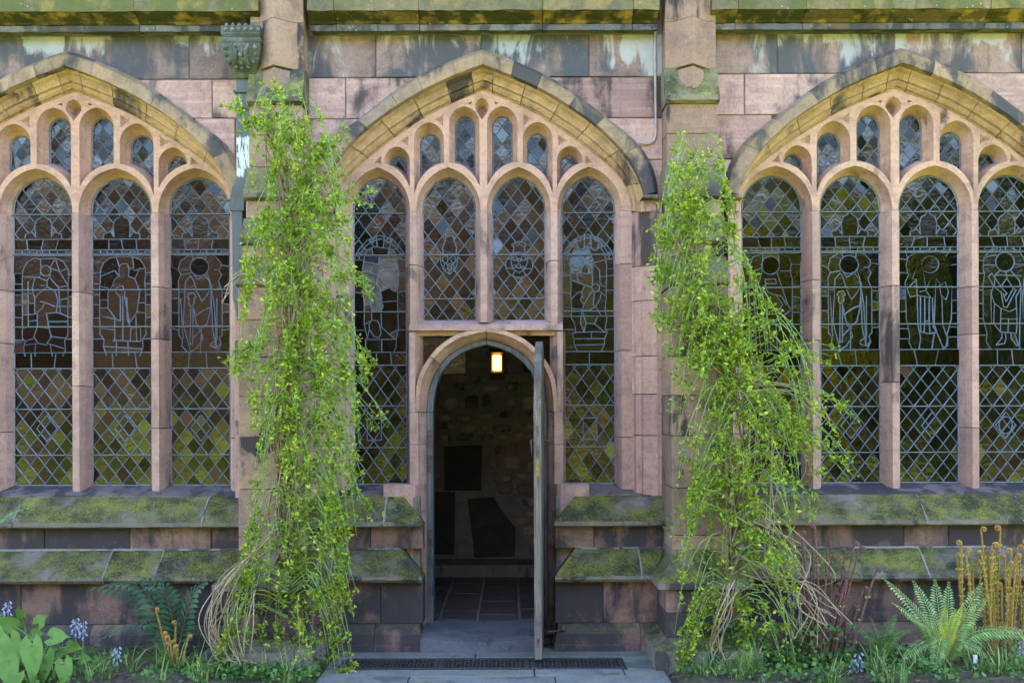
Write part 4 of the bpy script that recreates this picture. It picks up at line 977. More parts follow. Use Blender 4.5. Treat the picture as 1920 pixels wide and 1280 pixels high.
    F_ = [(cx + a * k, Z(b, YT)) for a, b in dg]; F_ = ccw(F_)
    c0 = (cx - 2.5 * k, Z(206, YT)); B_ = [(c0[0] + (a - c0[0]) * .45, c0[1] + (b - c0[1]) * .5) for a, b in F_]
    holes.append(F_); v, f = funnelvf(F_, B_, YT, YT + .13, ((0, 0), (.5, .5), (1, 1))); f.append(tuple(range(2 * len(F_), 3 * len(F_)))); tm.add(v, f)
    for tri in ([(-92, 224), (-75, 213), (-75, 237)], [(-159, 265), (-140, 253), (-141, 274)], [(-207, 306), (-192, 291), (-190.5, 307.5)], [(-30, 193), (-21, 190), (-22, 196)]):
        for s in (1, -1):
            F_ = ccw([(cx + s * (a + 0) * k, Z(b, YT)) for a, b in tri]); c0 = (sum(p[0] for p in F_) / 3, sum(p[1] for p in F_) / 3)
            if not all(inpoly(p, poly) for p in F_): continue
            B_ = [(c0[0] + (a - c0[0]) * .15, c0[1] + (b - c0[1]) * .15) for a, b in F_]
            holes.append(F_); v, f = funnelvf(F_, B_, YT, YT + .035, ((0, 0), (1, 1))); f.append((3, 4, 5)); tm.add(v, f)
    vs = []; es = []
    for lp in [poly] + holes:
        b_ = len(vs); vs += [Vector(p) for p in lp]; es += [(b_ + i, b_ + (i + 1) % len(lp)) for i in range(len(lp))]
    r = delaunay_2d_cdt(vs, es, [], 0, 1e-5)
    keep = []
    for t in r[2]:
        c = tuple(sum(r[0][q][i] for q in t) / 3 for i in (0, 1))
        if inpoly(c, poly) and not any(inpoly(c, h_) for h_ in holes): keep.append(tuple(t))
    tm.add([(p[0], YT, p[1]) for p in r[0]], keep)
    tm.build('tracery', M['tracery'], W)
    # mullions and half mullions at the jambs
    hm = sp / 2 - a_g
    def mull(x, kind, z0, z1, joints):
        f2 = fil / 2
        if kind == 0: pl = [(x - hm, YG), (x - hm + .006, YG - .014), (x - f2 - (hm - f2) * .5, YT + .055), (x - f2 - .006, YT + .012), (x - f2, YT), (x + f2, YT), (x + f2 + .006, YT + .012), (x + f2 + (hm - f2) * .5, YT + .055), (x + hm - .006, YG - .014), (x + hm, YG), (x + hm, YG + .1), (x - hm, YG + .1)]
        else:
            xo = cx + kind * (x_in + .003); q = x
            pl = [(q, YG), (q + kind * .006, YG - .014), (q + kind * (hm - f2) * .5, YT + .055), (q + kind * (hm - f2 - .006), YT + .012), (q + kind * (hm - f2), YT), (xo, YT), (xo, YG + .1), (q, YG + .1)]
        zs_ = [z0] + joints + [z1]
        for a, b in zip(zs_, zs_[1:]): mesh('mullion', *zprismvf(pl, a, b, .003), M['mullion'], W)
    zlow = Z_SILL - .05
    J = lambda *q: [Z(p + rng.uniform(-12, 12), .2) for p in q]
    for i, u in enumerate((-sp, 0, sp)):
        if w == 1 and i == 1: mull(cx + u, 0, Z(601, YG) - .03, zb, [])
        elif w == 1: mull(cx + u, 0, Z(620, YT), zb, J(500))
        else: mull(cx + u, 0, zlow, zb, J(*((730, 548) if i % 2 else (800, 640, 530))))
    mull(cx - 1.5 * sp - a_g, -1, zlow, zb, J(816, 664, 565)); mull(cx + 1.5 * sp + a_g, 1, zlow, zb, J(814, 668, 497))
    # sill slope behind the mullion feet
    sp_prof = [(YG + .1, Z_SILL + .0), (YG - .012, Z_SILL - .001), (.06, Z(923, .06)), (.02, Z(927, .02)), (.012, Z(936)), (.05, Z(940)), (YG + .1, Z(940))]
    segs = [(cx - x_in - .005, cx + x_in + .005)] if w != 1 else [(cx - x_in - .005, X(766, YG) + .03), (X(1058, YG) - .03, cx + x_in + .005)]
    for a, b in segs:
        if w != 1:
            mid = a + (b - a) * (.47 if w == 2 else .42)
            run('sill_stone', sp_prof, a, mid - .002, M['sill'], W); run('sill_stone', sp_prof, mid + .002, b, M['sill'], W)
        else: run('sill_stone', sp_prof, a, b, M['sill'], W)
    # ---- glass
    panes = []
    wd, hd = .128, .172
    for i, c in enumerate(ctr):
        zbot = Z_SILL if (w != 1 or i in (0, 3)) else Z(601, YG)
        arc = archpts(cx + c, a_g, z_spg, z_apg, 8)
        gl, gr = cx + c - a_g, cx + c + a_g
        out = ccw([(gr, zbot)] + arc + [(gl, zbot)])
        lines = []; regs = []
        def zone(p0, p1):     # convex slice of the light between two photo rows
            zt_, zb_ = Z(p0, YG), Z(p1, YG)
            q = [p for p in out if zb_ < p[1] < zt_]
            cut = [s_ for s_ in (clipseg((gl - 1, z_), (gr + 1, z_), out) for z_ in (zt_, zb_)) if s_]
            for s_ in cut: q += list(s_)
            cc = (sum(p[0] for p in q) / len(q), sum(p[1] for p in q) / len(q))
            return sorted(q, key=lambda p: math.atan2(p[1] - cc[1], p[0] - cc[0]))
        ox = cx + c + rng.uniform(-.01, .01)
        if w == 1 and i in (1, 2):
            F = SH2 if i == 1 else SH3
            fl = fig_lines(F, gl, gr); mask = [fl[0]] + [fl[1] if i == 1 else fl[2]]
            lines += [list(s_) for s_ in lattice(out, wd, .166, ox, Z(460, YG), mask)] + fl
            mf = lambda c_, mk=mask: 'stain' if any(inpoly(c_, q) for q in mk) else 'clear'
            bars = [Z(478, YG), Z(560, YG)]
        elif w == 1:
            F = FIG['C1' if i == 0 else 'C4']; fl = fig_lines(F, gl, gr); arch = fl[0]
            mask = [arch + [(gr, Z(490, YG) - .3), (gl, Z(490, YG) - .3)]]
            lines += [list(s_) for s_ in lattice(zone(300, 486), wd, hd, ox, Z(430, YG), mask)] + fl
            lines += [list(s_) for s_ in lattice(zone(684, 960), wd, .181, ox, Z(690, YG))]
            pl_ = [(gl + .11, Z(824, YG)), (gl + .235, Z(824, YG)), (gl + .235, Z(784, YG)), (gl + .11, Z(784, YG)), (gl + .11, Z(824, YG))]
            lines.append([(a + (.07 if i == 3 else .0), b) for a, b in pl_])
            def mf(c_, i=i, arch=arch):
                py = 775 - (c_[1] - H) / sc(YG)
                if py > 683: return 'clear'
                if i == 0 and 470 < py < 545:
                    u = (c_[0] - gl) / (gr - gl)
                    if .18 < u < .85: return 'stain_blue' if (py < 497 or u < .42) and py < 508 else ('stain_pale' if u > .4 else 'stain')
                return 'stain_green' if i == 3 else ('clear' if py < 437 else 'stain')
            bars = [Z(q, YG) for q in (400, 478, 584, 684, 760, 838)]
        else:
            nm = (['R3', 'L1', 'L2', 'R2'] if w == 0 else ['R1', 'R2', 'R3', 'R4'])[i]
            fl = fig_lines(FIG[nm], gl, gr)
            fl += [[(gl, Z(q, YG)), (gr, Z(q, YG))] for q in (446, 466, 473, 476, 658, 688)]
            n_ = 7
            for q0, q1, nn, tw in ((446, 466, 4, .02), (466, 473, 8, 0), (660, 688, 3, .02)):
                for j in range(1, nn):
                    x_ = gl + (gr - gl) * (j + rng.uniform(-.2, .2)) / nn; fl.append([(x_ - rng.uniform(-tw, tw), Z(q0, YG)), (x_ + rng.uniform(-tw, tw), Z(q1, YG))])
            # scrolled crest over the band
            m0 = (gl + gr) / 2; q = .045
            cr = [(m0 - 3.6 * q, Z(446, YG)), (m0 - 3.5 * q, Z(436, YG)), (m0 - 2.2 * q, Z(432, YG)), (m0 - 1.5 * q, Z(442, YG)), (m0 - 1.7 * q, Z(420, YG)), (m0 - 1.3 * q, Z(409, YG)), (m0 - .5 * q, Z(405, YG)), (m0, Z(397, YG))]
            cr = cr + [(2 * m0 - a, b) for a, b in cr[-2::-1]]
            if nm != 'R1' : fl.append(cr); mask = [cr]
            else: mask = []
            lines += fl
            lines += [list(s_) for s_ in lattice(zone(300, 446), wd, .16, ox, Z(402, YG), mask)] + [list(s_) for s_ in lattice(zone(688, 960), wd, .163, ox, Z(695, YG))]
            # inset medallion in the lower quarries
            mx = m0 + rng.uniform(-.02, .03); mz = Z(800, YG)
            lines.append([(mx, mz - .115), (mx + .09, mz), (mx, mz + .115), (mx - .09, mz), (mx, mz - .115)])
            if nm == 'R4': lines.append([(mx + a * .058, mz + b * .075) for a, b in circ(0, 0, 1, 14)])
            grn = nm in ('R3', 'R4') and w == 2
            def mf(c_, grn=grn):
                py = 775 - (c_[1] - H) / sc(YG)
                if 466 < py < 473: return 'stain_blue' if rng.random() < .4 else 'stain'
                return ('stain_green' if grn else 'stain') if 446 < py < 688 else 'clear'
            bars = [Z(q, YG) for q in (400, 476, 541, 610, 688, 764, 850)]
        lo, ps = leaded(W, out, lines, mf, bars)
        panes += ps
    for B_ in small:
        xs_, zs_ = [p[0] for p in B_], [p[1] for p in B_]
        o_ = ccw(B_); hull = ccw([p for p in B_])
        reg = [(min(xs_), min(zs_)), (max(xs_), min(zs_)), (max(xs_), max(zs_)), (min(xs_), max(zs_))]
        lo, ps = leaded(W, o_, [list(s_) for s_ in lattice(reg, .118, .15, sum(xs_) / len(xs_), Z(270, YG))], lambda c_: 'clear', (), .0055)
        panes += ps
    place_panes(W, panes)
    return W
for w_ in range(3): make_window(w_)

# ================================================================== DOORWAY
DC = X(912, .15)
dw = thing('doorway', (DC, .2, 0), 'pointed stone doorway under the middle window, its arch springing from chamfered jambs', 'doorway')
YDF, YW0 = .115, .24                   # stone face, face of the wooden frame
def dcurve(pts, y): return catmull([(a * sc(y), Z(b, y)) for a, b in pts], 41)
DO_ = dcurve([(0, 613), (45, 622), (85, 645), (113, 677), (128, 708), (133, 740), (134, 772)], YDF)
DI_ = dcurve([(0, 636), (42, 647), (77, 671), (99, 703), (109, 735), (113, 772)], YW0)
for a, b in ((-1, -.52), (-.52, 0.0), (0.0, .55), (.55, 1)):
    voussoir('door_arch_stone', DI_, DO_, [(0, YW0 + .02), (.02, YW0), (.2, YW0 - .045), (.5, YDF + .03), (.58, YDF + .012), (.62, YDF), (.97, YDF), (1.0, YDF + .012)], a, b, DC, M['tracery'], dw, yb=.4)
# jambs of the door below the spring, down to the step
jp = [(DI_[-1][0], .42), (DI_[-1][0], YW0), (DI_[-1][0] + .018, YW0 - .04), (DO_[-1][0] - .035, YDF + .03), (DO_[-1][0] - .03, YDF), (DO_[-1][0] + .045, YDF), (DO_[-1][0] + .075, YG), (DO_[-1][0] + .075, .42)]
for s in (-1, 1):
    for p0, p1 in ((772, 832), (832, 908)): mesh('door_jamb_stone', *zprismvf([(DC + s * a, b) for a, b in jp], Z(p1, .15), Z(p0, .15), .0018), M['mullion'], dw)
    # shafts beside the arch head, up to the transom
    mesh('door_jamb_stone', *zprismvf([(DC + s * a, b) for a, b in [(DO_[-1][0] - .002, YG + .1), (DO_[-1][0] - .002, YDF + .004), (DO_[-1][0] + .045, YDF + .004), (DO_[-1][0] + .075, YG), (DO_[-1][0] + .075, YG + .1)]], Z(772, .15), Z(621, YDF), .0018), M['mullion'], dw)
    # plain lower jamb behind the ledges
    lo_ = [(DI_[-1][0], .42), (DI_[-1][0], YW0), (DI_[-1][0] + .012, YW0 - .05), (DO_[-1][0] - .01, .03), (DO_[-1][0] + .02, .006), (DO_[-1][0] + .26, .004), (DO_[-1][0] + .26, .42)]
    for p0, p1 in ((908, 960), (960, 1026), (1026, 1098), (1098, 1226)): mesh('door_jamb_stone', *zprismvf([(DC + s * a, b) for a, b in lo_], Z(p1, .0), Z(p0, .0), .0018), M['jamb'], dw)
# spandrel glass and frame in the two corners beside the arch
for s in (-1, 1):
    x0, x1 = sorted((DC + s * 40 * sc(.2), DC + s * (DO_[-1][0] - .002)))
    mesh('spandrel_pane', *boxvf(x0, x1, YG, YG + .004, Z(700, YG), Z(622, YG)), M['stain'], dw)
    for xa in (DC + s * (DO_[-1][0] - .03),): mesh('spandrel_jamb', *zprismvf([(xa + s * .028, YDF + .01), (xa - s * .03, YG), (xa + s * .028, YG)], Z(730, .2), Z(623, .2)), M['tracery'], dw)
    mesh('spandrel_head', *boxvf(x0, x1, YDF + .06, YG, Z(629, .2), Z(620, .2)), M['tracery'], dw)
    sl_ = [(x, Z(601, YG)) for x in (0, 1)]
# transom with its sloped sill under the two middle lights
xt0, xt1 = DC - DO_[-1][0] - .045, DC + DO_[-1][0] + .045
for a, b in ((xt0, DC - .001), (DC + .001, xt1)):
    run('transom', [(YG + .1, Z(600, YG)), (YG - .006, Z(601, YG)), (YDF + .012, Z(608, YDF)), (YDF - .006, Z(609, YDF)), (YDF - .006, Z(619, YDF)), (YDF + .05, Z(621, YDF) + .004), (YG + .1, Z(621, YDF) + .004)], a, b, M['mullion'], dw, n=4, jit=.001)
# oak frame
DW_ = dcurve([(0, 646), (38, 657), (70, 680), (89, 708), (98, 740), (101, 772)], YW0)
for a, b in ((-1, 0.0), (0.0, 1)): voussoir('frame_head', DW_, DI_, [(0, YW0 + .07), (0, YW0 + .008), (.12, YW0), (.9, YW0), (1.0, YW0 + .008)], a, b, DC, M['frame'], dw, yb=.4)
for s in (-1, 1):
    mesh('frame_post', *zprismvf([(DC + s * a, b) for a, b in [(DW_[-1][0], .4), (DW_[-1][0], YW0 + .006), (DW_[-1][0] + .006, YW0), (DI_[-1][0] - .003, YW0), (DI_[-1][0] - .003, .4)]], Z(1187, .24), Z(772, YW0)), M['frame'], dw)
for q in (815, 862, 1000):
    mesh('strike_plate', *cboxvf(DC - DI_[-1][0] + .01, DC - DW_[-1][0] - .008, YW0 - .008, YW0 + .02, Z(q + 22, YW0), Z(q - 10, YW0), .002), M['hinge'], dw)
# worn threshold, hollowed in the middle
sx0, sx1, nsx = X(787, -.28), X(1016, -.28), 20
v = []; f = []
for i in range(nsx + 1):
    t = i / nsx; x = sx0 + (sx1 - sx0) * t; dip = .028 * math.sin(math.pi * t) ** 1.3; bulge = .03 * math.sin(math.pi * t)
    for y, z in ((.42, ZF + .03 - dip * .8), (.05, ZF + .035 - dip), (-.22, ZF + .025 - dip), (-.29 - bulge * .3, ZF + .012 - dip), (-.315 - bulge, -.02), (.42, -.02)): v.append((x, y, z))
for i in range(nsx):
    for k in range(5): a = i * 6 + k; f.append((a, a + 1, a + 7, a + 6))
mesh('threshold', v, f + [(5, 4, 3, 2, 1, 0), tuple(nsx * 6 + k for k in range(6))], M['step'], dw, smooth=False)

# ---- open oak door leaf, hinged on the right jamb and swung out towards the camera
HX, HY = DC + DW_[-1][0] + .012, YW0 + .03
ang = R(86.2)
door = thing('oak_door', (HX, HY, .03), 'weathered oak door standing open towards the viewer, seen edge on', 'door')
lw = 2 * DW_[-1][0] - .01
def dloc(u, v_, z):                    # u along the leaf from the hinge, v_ out of its outer face
    return (HX - u * math.cos(ang) + v_ * math.sin(ang), HY - u * math.sin(ang) - v_ * math.cos(ang), z)
def leaf_top(u):
    d = abs(u - lw / 2) / (lw / 2); xs = DW_[:, 0] / DW_[-1][0]
    return float(np.interp(d, xs, DW_[:, 1])) - .006
TH = .06
nb = 6
for i in range(nb):                    # vertical boards on the outer face
    u0, u1 = lw * i / nb + .002, lw * (i + 1) / nb - .002; us = np.linspace(u0, u1, 5)
    fr = [(u, .035) for u in (u0, u1)] + [(u, leaf_top(u) - .03) for u in us[::-1]]; n = len(fr)
    v = [dloc(u, .025, z) for u, z in fr] + [dloc(u, -.005, z) for u, z in fr]
    f = [tuple(range(n)), tuple(range(2 * n - 1, n - 1, -1))] + [(k, n + k, n + (k + 1) % n, (k + 1) % n) for k in range(n)]
    mesh('board', v, f, M['oak'], door)
def bar(name, u0, u1, v0, v1, z0, z1, mat, par): return mesh(name, [dloc(u, w, z) for z in (z0, z1) for u, w in ((u0, v0), (u1, v0), (u1, v1), (u0, v1))], [(3, 2, 1, 0), (4, 5, 6, 7), (0, 1, 5, 4), (1, 2, 6, 5), (2, 3, 7, 6), (3, 0, 4, 7)], M[mat], par)
zsp = leaf_top(lw - .001)
bar('closing_stile', lw - .075, lw + .003, -.03, .028, .03, zsp, 'oak', door)
bar('hinge_stile', -.003, .075, -.035, -.006, .03, zsp, 'oak', door)
for z in (ZF + .12, 1.05, 1.9): bar('rail', .08, lw - .08, -.035, -.006, z, z + .14, 'oak', door)
# curved top edge of the leaf, in two bent pieces
for a, b in ((0, .5), (.5, 1)):
    us = np.linspace(lw * a, lw * b, 9); v = []
    for u in us:
        zt = leaf_top(u); zi = min(zt - .07, leaf_top(min(max(u, .07), lw - .07)) - .07)
        v += [dloc(u, .028, zt), dloc(u, -.03, zt), dloc(u, -.03, zi), dloc(u, .028, zi)]
    f = [(4 * i + k, 4 * i + (k + 1) % 4, 4 * i + 4 + (k + 1) % 4, 4 * i + 4 + k) for i in range(8) for k in range(4)] + [(3, 2, 1, 0), (32, 33, 34, 35)]
    mesh('arched_rail', v, f, M['oak'], door)
bar('lock_plate', lw + .002, lw + .006, -.013, .013, Z(893, -.65), Z(862, -.65), 'brass', door)
bar('latch_slot', lw + .002, lw + .005, -.010, .010, Z(858, -.65), Z(835, -.65), 'hinge', door)
bar('latch_slot', lw + .002, lw + .005, -.009, .009, Z(818, -.65), Z(798, -.65), 'hinge', door)
bar('latch_slot', lw + .002, lw + .005, -.009, .009, Z(1212, -.65), Z(1195, -.65), 'hinge', door)
rp = [dloc(lw - .09 + .045 * math.cos(a), -.05 - .004 * math.sin(a), Z(838, -.6) + .055 * math.sin(a)) for a in np.linspace(0, 2 * math.pi, 17)]
mesh('ring_handle', *tubevf(rp, .008, 6), M['hinge'], door)
mesh('handle_stem', *tubevf([dloc(lw - .09, -.03, Z(826, -.6)), dloc(lw - .09, -.062, Z(826, -.6))], .010, 6), M['hinge'], door)
mesh('latch_knob', *tubevf([dloc(lw - .1, .03, Z(826, -.6)), dloc(lw - .1, .06, Z(826, -.6)), dloc(lw - .1, .085, Z(826, -.6))], [.006, .006, .014], 8), M['hinge'], door)
# door hook on the jamb
hk = thing('door_hook', (X(1056, -.3), -.3, .2), 'small rusty iron hook holding the door back, set in the plinth', 'hook')
mesh('hook_bar', *tubevf([(X(1027, -.33), -.33, Z(1184, -.33)), (X(1045, -.31), -.33, Z(1181, -.31)), (X(1056, -.3), -.26, Z(1178, -.3))], .006, 6), M['hinge'], hk)
mesh('hook_plate', *cboxvf(X(1052, -.29), X(1060, -.29), -.285, -.25, Z(1183, -.29), Z(1172, -.29), .003), M['hinge'], hk)

# ================================================================== FITTINGS
# wall lamp inside
lx, lz = wx(932.5), wz(681)
lamp = thing('wall_lamp', (lx, YW - .05, lz), 'lit yellow lantern on the dark wall inside the doorway', 'lamp')
mesh('lamp_glass', *cboxvf(lx - .047, lx + .047, YW - .2, YW - .09, lz - .09, lz + .09, .008), M['lampglass'], lamp)
mesh('lamp_glow_panel', *cboxvf(lx - .028, lx + .028, YW - .206, YW - .19, lz - .045, lz + .075, .006), M['lampcore'], lamp)  # glowing panel on the glass front, stands in for the lamp's white-hot centre
for sx in (-1, 1):
    mesh('lamp_post', *boxvf(lx + sx * .075 - .012, lx + sx * .075 + .012, YW - .21, YW - .06, lz - .2, lz + .17), M['iron'], lamp)
mesh('lamp_cap', *cboxvf(lx - .09, lx + .09, YW - .215, YW - .05, lz + .112, lz + .15, .006), M['iron'], lamp)
mesh('lamp_base', *cboxvf(lx - .075, lx + .075, YW - .2, YW - .05, lz - .13, lz - .112, .005), M['iron'], lamp)
mesh('back_plate', *boxvf(lx - .085, lx + .085, YW - .06, YW - .045, lz - .2, lz + .17), M['iron'], lamp)
# three iron gratings
def grate(x0, x1, label):
    y0, y1 = yC + .006, yB - .006
    G = thing('floor_grating', ((x0 + x1) / 2, (y0 + y1) / 2, 0), label, 'grating', 'iron gratings in front of the doorstep')
    for a, b, c, d in ((x0, x1, y0, y0 + .03), (x0, x1, y1 - .03, y1), (x0, x0 + .035, y0 + .03, y1 - .03), (x1 - .035, x1, y0 + .03, y1 - .03)):
        mesh('frame_bar', *cboxvf(a, b, c, d, -.03, .004, .003), M['iron'], G)
    reg = [(x0 + .03, y0 + .028), (x1 - .03, y0 + .028), (x1 - .03, y1 - .028), (x0 + .03, y1 - .028)]
    mb = MB()
    for (a, b) in lattice(reg, .062, .075, x0, y0):
        dx, dy = b[0] - a[0], b[1] - a[1]; L = math.hypot(dx, dy)
        if L < .01: continue
        nx, ny = -dy / L * .0065, dx / L * .0065
        vv = [(p[0] + s * nx, p[1] + s * ny, z) for z in (-.02, .0) for p in (a, b) for s in (-1, 1)]
        mb.add(vv, [(0, 2, 6, 4), (1, 5, 7, 3), (4, 6, 7, 5)])
    mb.build('lattice', M['iron'], G)
    mesh('pit_shade_sheet', *boxvf(x0 + .005, x1 - .005, y0 + .005, y1 - .005, -.033, -.031), M['void'], G)  # thin dark sheet standing in for the shade under the lattice
gq = [X(q, -.66) for q in (645, 822, 992, 1166)]
grate(gq[0], gq[1] - .004, 'cast iron lattice grating nearest the left climber'); grate(gq[1], gq[2] - .006, 'middle cast iron lattice grating in front of the threshold'); grate(gq[2] + .006, gq[3], 'cast iron lattice grating under and beyond the open door edge')
# rainwater head and pipe
px_ = X(456, -.2)
rw = thing('rainwater_pipe', (px_, -.15, 4.9), 'ornate lead rainwater head and flaking white square downpipe beside the left buttress', 'drainpipe')
def tiers(name, rows, mat, par, y1=.0):
    v = []; f = []
    for x0, x1, yf, z in rows: v += [(x0, y1, z), (x0, yf, z), (x1, yf, z), (x1, y1, z)]
    for i in range(len(rows) - 1):
        for k in range(3): a = 4 * i + k; f.append((a, a + 1, a + 5, a + 4))
    f += [(0, 3, 2, 1), tuple(4 * len(rows) - 4 + k for k in range(4))]
    return mesh(name, v, f, M[mat], par)
q = lambda a, y=-.25: X(a, y)
zq = lambda b: Z(b, -.25)
hop = tiers('hopper_head', [(q(440), q(473), -.18, zq(139)), (q(436), q(480), -.2, zq(131)), (q(425), q(488), -.27, zq(112)), (q(420), q(492), -.29, zq(96)), (q(420), q(492), -.29, zq(82)), (q(419), q(494), -.3, zq(79)), (q(419), q(494), -.3, zq(73)), (q(423), q(490), -.275, zq(70)), (q(419), q(492), -.29, zq(65)), (q(420), q(491), -.285, zq(49))], 'hopper', rw)
for i in range(6):
    a = q(426 + 12 * i, -.29); mesh('crest_boss', *tubevf([(a, -.285, zq(57)), (a, -.3, zq(57)), (a, -.308, zq(57))], [.02, .017, .006], 7), M['hopper'], hop)
    mesh('crest_leaf', *tubevf([(a, -.27, zq(50)), (a, -.275, zq(46)), (a, -.27, zq(44))], [.018, .015, .005], 6), M['hopper'], hop)
for px2, py2, r2 in ((428, 92, .02), (428, 104, .018), (433, 116, .016), (455, 104, .024), (455, 117, .02), (455, 126, .018), (483, 92, .02), (483, 104, .018), (478, 116, .016), (444, 124, .018), (467, 124, .018), (446, 88, .016), (464, 88, .016)):
    y_ = -.292 if py2 < 100 else -.285 + (py2 - 100) * .0022
    a = q(px2); mesh('carved_boss', *tubevf([(a, y_ + .01, zq(py2)), (a, y_ - .018, zq(py2)), (a, y_ - .028, zq(py2))], [r2, r2 * .8, r2 * .3], 8), M['hopper'], hop)
for s, c0 in ((1, 440), (-1, 471)):
    pts = [(q(c0 + s * (6 * math.sin(t * 3))), -.296 + max(0, t - .5) * .06, zq(84 + 38 * t)) for t in np.linspace(0, 1, 9)]
    mesh('carved_scroll', *tubevf(pts, [.01, .016, .02, .02, .018, .016, .014, .012, .008], 6), M['hopper'], hop)
path = [(px_, -.1, Z(139, -.1)), (px_, -.1, Z(335, -.1)), (X(454, -.1), -.1, Z(350, -.1)), (X(449, -.08), -.08, Z(372, -.08)), (X(448, -.08), -.07, Z(395, -.08)), (X(449, -.08), -.07, Z(560, -.08)), (X(456, -.08), -.03, Z(600, -.08)), (X(458, -.08), -.03, 1.35)]
def sqtube(name, path, hx, hy, mat, par):
    v = []; f = []
    for i, (x, y, z) in enumerate(path): v += [(x - hx, y - hy, z), (x + hx, y - hy, z), (x + hx, y + hy, z), (x - hx, y + hy, z)]
    for i in range(len(path) - 1):
        for k in range(4): f.append((4 * i + k, 4 * i + 4 + k, 4 * i + 4 + (k + 1) % 4, 4 * i + (k + 1) % 4))
    f += [(0, 1, 2, 3), tuple(4 * len(path) - k for k in (1, 2, 3, 4))]
    return mesh(name, v, f, M[mat], par)
sqtube('pipe', path[:5], .06, .055, 'pipe', rw); sqtube('lower_pipe', path[4:], .042, .045, 'pipe', rw)
for b in (173, 203): mesh('pipe_collar', *cboxvf(px_ - .08, px_ + .08, -.18, .0, Z(b + 4, -.1), Z(b - 1, -.1), .004), M['pipe'], rw)
# cable clipped beside the right buttress
cb = [(X(1231, -.02), -.02, Z(44, -.1)), (X(1231, -.02), -.016, Z(140)), (X(1232, -.02), -.016, Z(240)), (X(1231, -.02), -.016, Z(258)), (X(1226), -.016, Z(268)), (X(1216), -.02, Z(272)), (X(1200), -.03, Z(271))]
tag(mesh('wall_cable', *tubevf(catmull(cb, 40), .011, 6), M['conduit'], smooth=True), 'thin grey cable running down the wall beside the right buttress', 'cable')

# ================================================================== COURTYARD BEHIND THE CAMERA (seen in the glass)
opp = thing('opposite_range', (-10, -27, 0), 'sunlit sandstone range across the court, mirrored in the left window panes', 'building')
mesh('wall', *boxvf(-34, 34, -30, -27, -.1, 9.2), M['range'], opp)
mesh('plinth', *boxvf(-34, 34, -27, -26.75, -.1, 1.0), M['range'], opp)
mesh('string_course', *boxvf(-34, 34, -27, -26.85, 5.2, 5.45), M['range'], opp)
mesh('parapet', *boxvf(-34, 34, -27.2, -26.8, 9.2, 9.6), M['range'], opp)
v = [(-34, -26.9, 9.6), (34, -26.9, 9.6), (34, -34, 13.5), (-34, -34, 13.5), (-34, -40, 9.6), (34, -40, 9.6)]
mesh('roof', v, [(0, 3, 2, 1), (3, 4, 5, 2), (0, 4, 3), (1, 2, 5)], M['roofing'], opp)
for i in range(15):
    x = -30 + i * 4.3
    a = archpts(x, 1.1, 2.9, 4.3, 6)
    fr = mesh('window', *prismvf([(x + 1.1, 1.4)] + a + [(x - 1.1, 1.4)], 26.99, 26.85, .05, 0), M['void'], opp)
    fr.data.transform(Matrix.Scale(1, 4)); fr.location.y = -26.93
    mesh('pier', *boxvf(x + 1.8, x + 2.5, -27, -26.3, -.1, 7.4), M['range'], opp)
    w2 = mesh('window', *boxvf(x - .6, x + .6, -27.0, -26.96, 6.2, 8.2), M['void'], opp)
def crown(n, c, rx, ry, rz, size, clumps, seed):
    r = np.random.default_rng(seed)
    u = r.normal(size=(clumps, 3)); u /= np.linalg.norm(u, axis=1)[:, None]
    cc = np.array(c) + u * (r.random((clumps, 1)) ** .45) * np.array([rx, ry, rz]) * .82
    k = r.integers(0, clumps, n); rad = r.uniform(.16, .34, clumps) * min(rx, rz)
    d = r.normal(size=(n, 3)); d /= np.linalg.norm(d, axis=1)[:, None]
    P = cc[k] + d * (r.random((n, 1)) ** .5) * rad[k][:, None]
    return leaves(P, r, size)
def leaves(P, r, size, up=.3, Dv=None, wr_=.36):
    n = len(P)
    d = r.normal(size=(n, 3)) if Dv is None else Dv + r.normal(size=(n, 3)) * .35
    d /= np.linalg.norm(d, axis=1)[:, None]
    nn = r.normal(size=(n, 3)) + np.array([0, 0, up * 2]); s = np.cross(d, nn); s /= np.linalg.norm(s, axis=1)[:, None] + 1e-9
    nn = np.cross(s, d)
    L = size * r.uniform(.55, 1.35, (n, 1)); Wd = L * wr_
    A = P; B = P + d * L * .5 + s * Wd + nn * L * .08; C = P + d * L; E_ = P + d * L * .5 - s * Wd + nn * L * .08
    return np.stack([A, B, C, E_], 1).reshape(-1, 3)
def tree(name, x, y, h, rx, mat, label, n=7000, size=.22, seed=1, bole=.3):
    T = thing(name, (x, y, 0), label, 'tree', 'trees in the court')
    r = random.Random(seed)
    tr = MB(); tr.add(*tubevf([(x, y, -.05), (x + .1, y, h * .3), (x - .05, y + .1, h * .62), (x, y, h * .85)], [h * .035, h * .026, h * .016, h * .006], 8))
    for k in range(9):
        a = k * 2.4; z0 = h * (.28 + .05 * k); L = rx * r.uniform(.5, .85)
        tr.add(*tubevf([(x, y, z0), (x + math.cos(a) * L * .5, y + math.sin(a) * L * .5, z0 + h * .1), (x + math.cos(a) * L, y + math.sin(a) * L, z0 + h * .15)], [h * .012, h * .008, h * .003], 6))
    tr.build('trunk', M['bark'], T)
    quads('crown', crown(n, (x, y, h * (bole + (1 - bole) / 2)), rx, rx, h * (1 - bole) / 2, size, 46, seed), M[mat], T, kind='stuff')
tree('courtyard_tree', 7.0, -17, 8.5, 3.0, 'tree', 'yellow-green leafy tree mirrored in the right window', seed=3)
tree('courtyard_tree', 12.5, -15, 9.5, 3.4, 'tree_dark', 'tall dark evergreen mirrored at the right edge of the glass', seed=4, bole=.1)
tree('courtyard_tree', 9.0, -23, 11, 3.6, 'tree_dark', 'broad dark evergreen mirrored behind the yellow-green tree', seed=5, bole=.1)
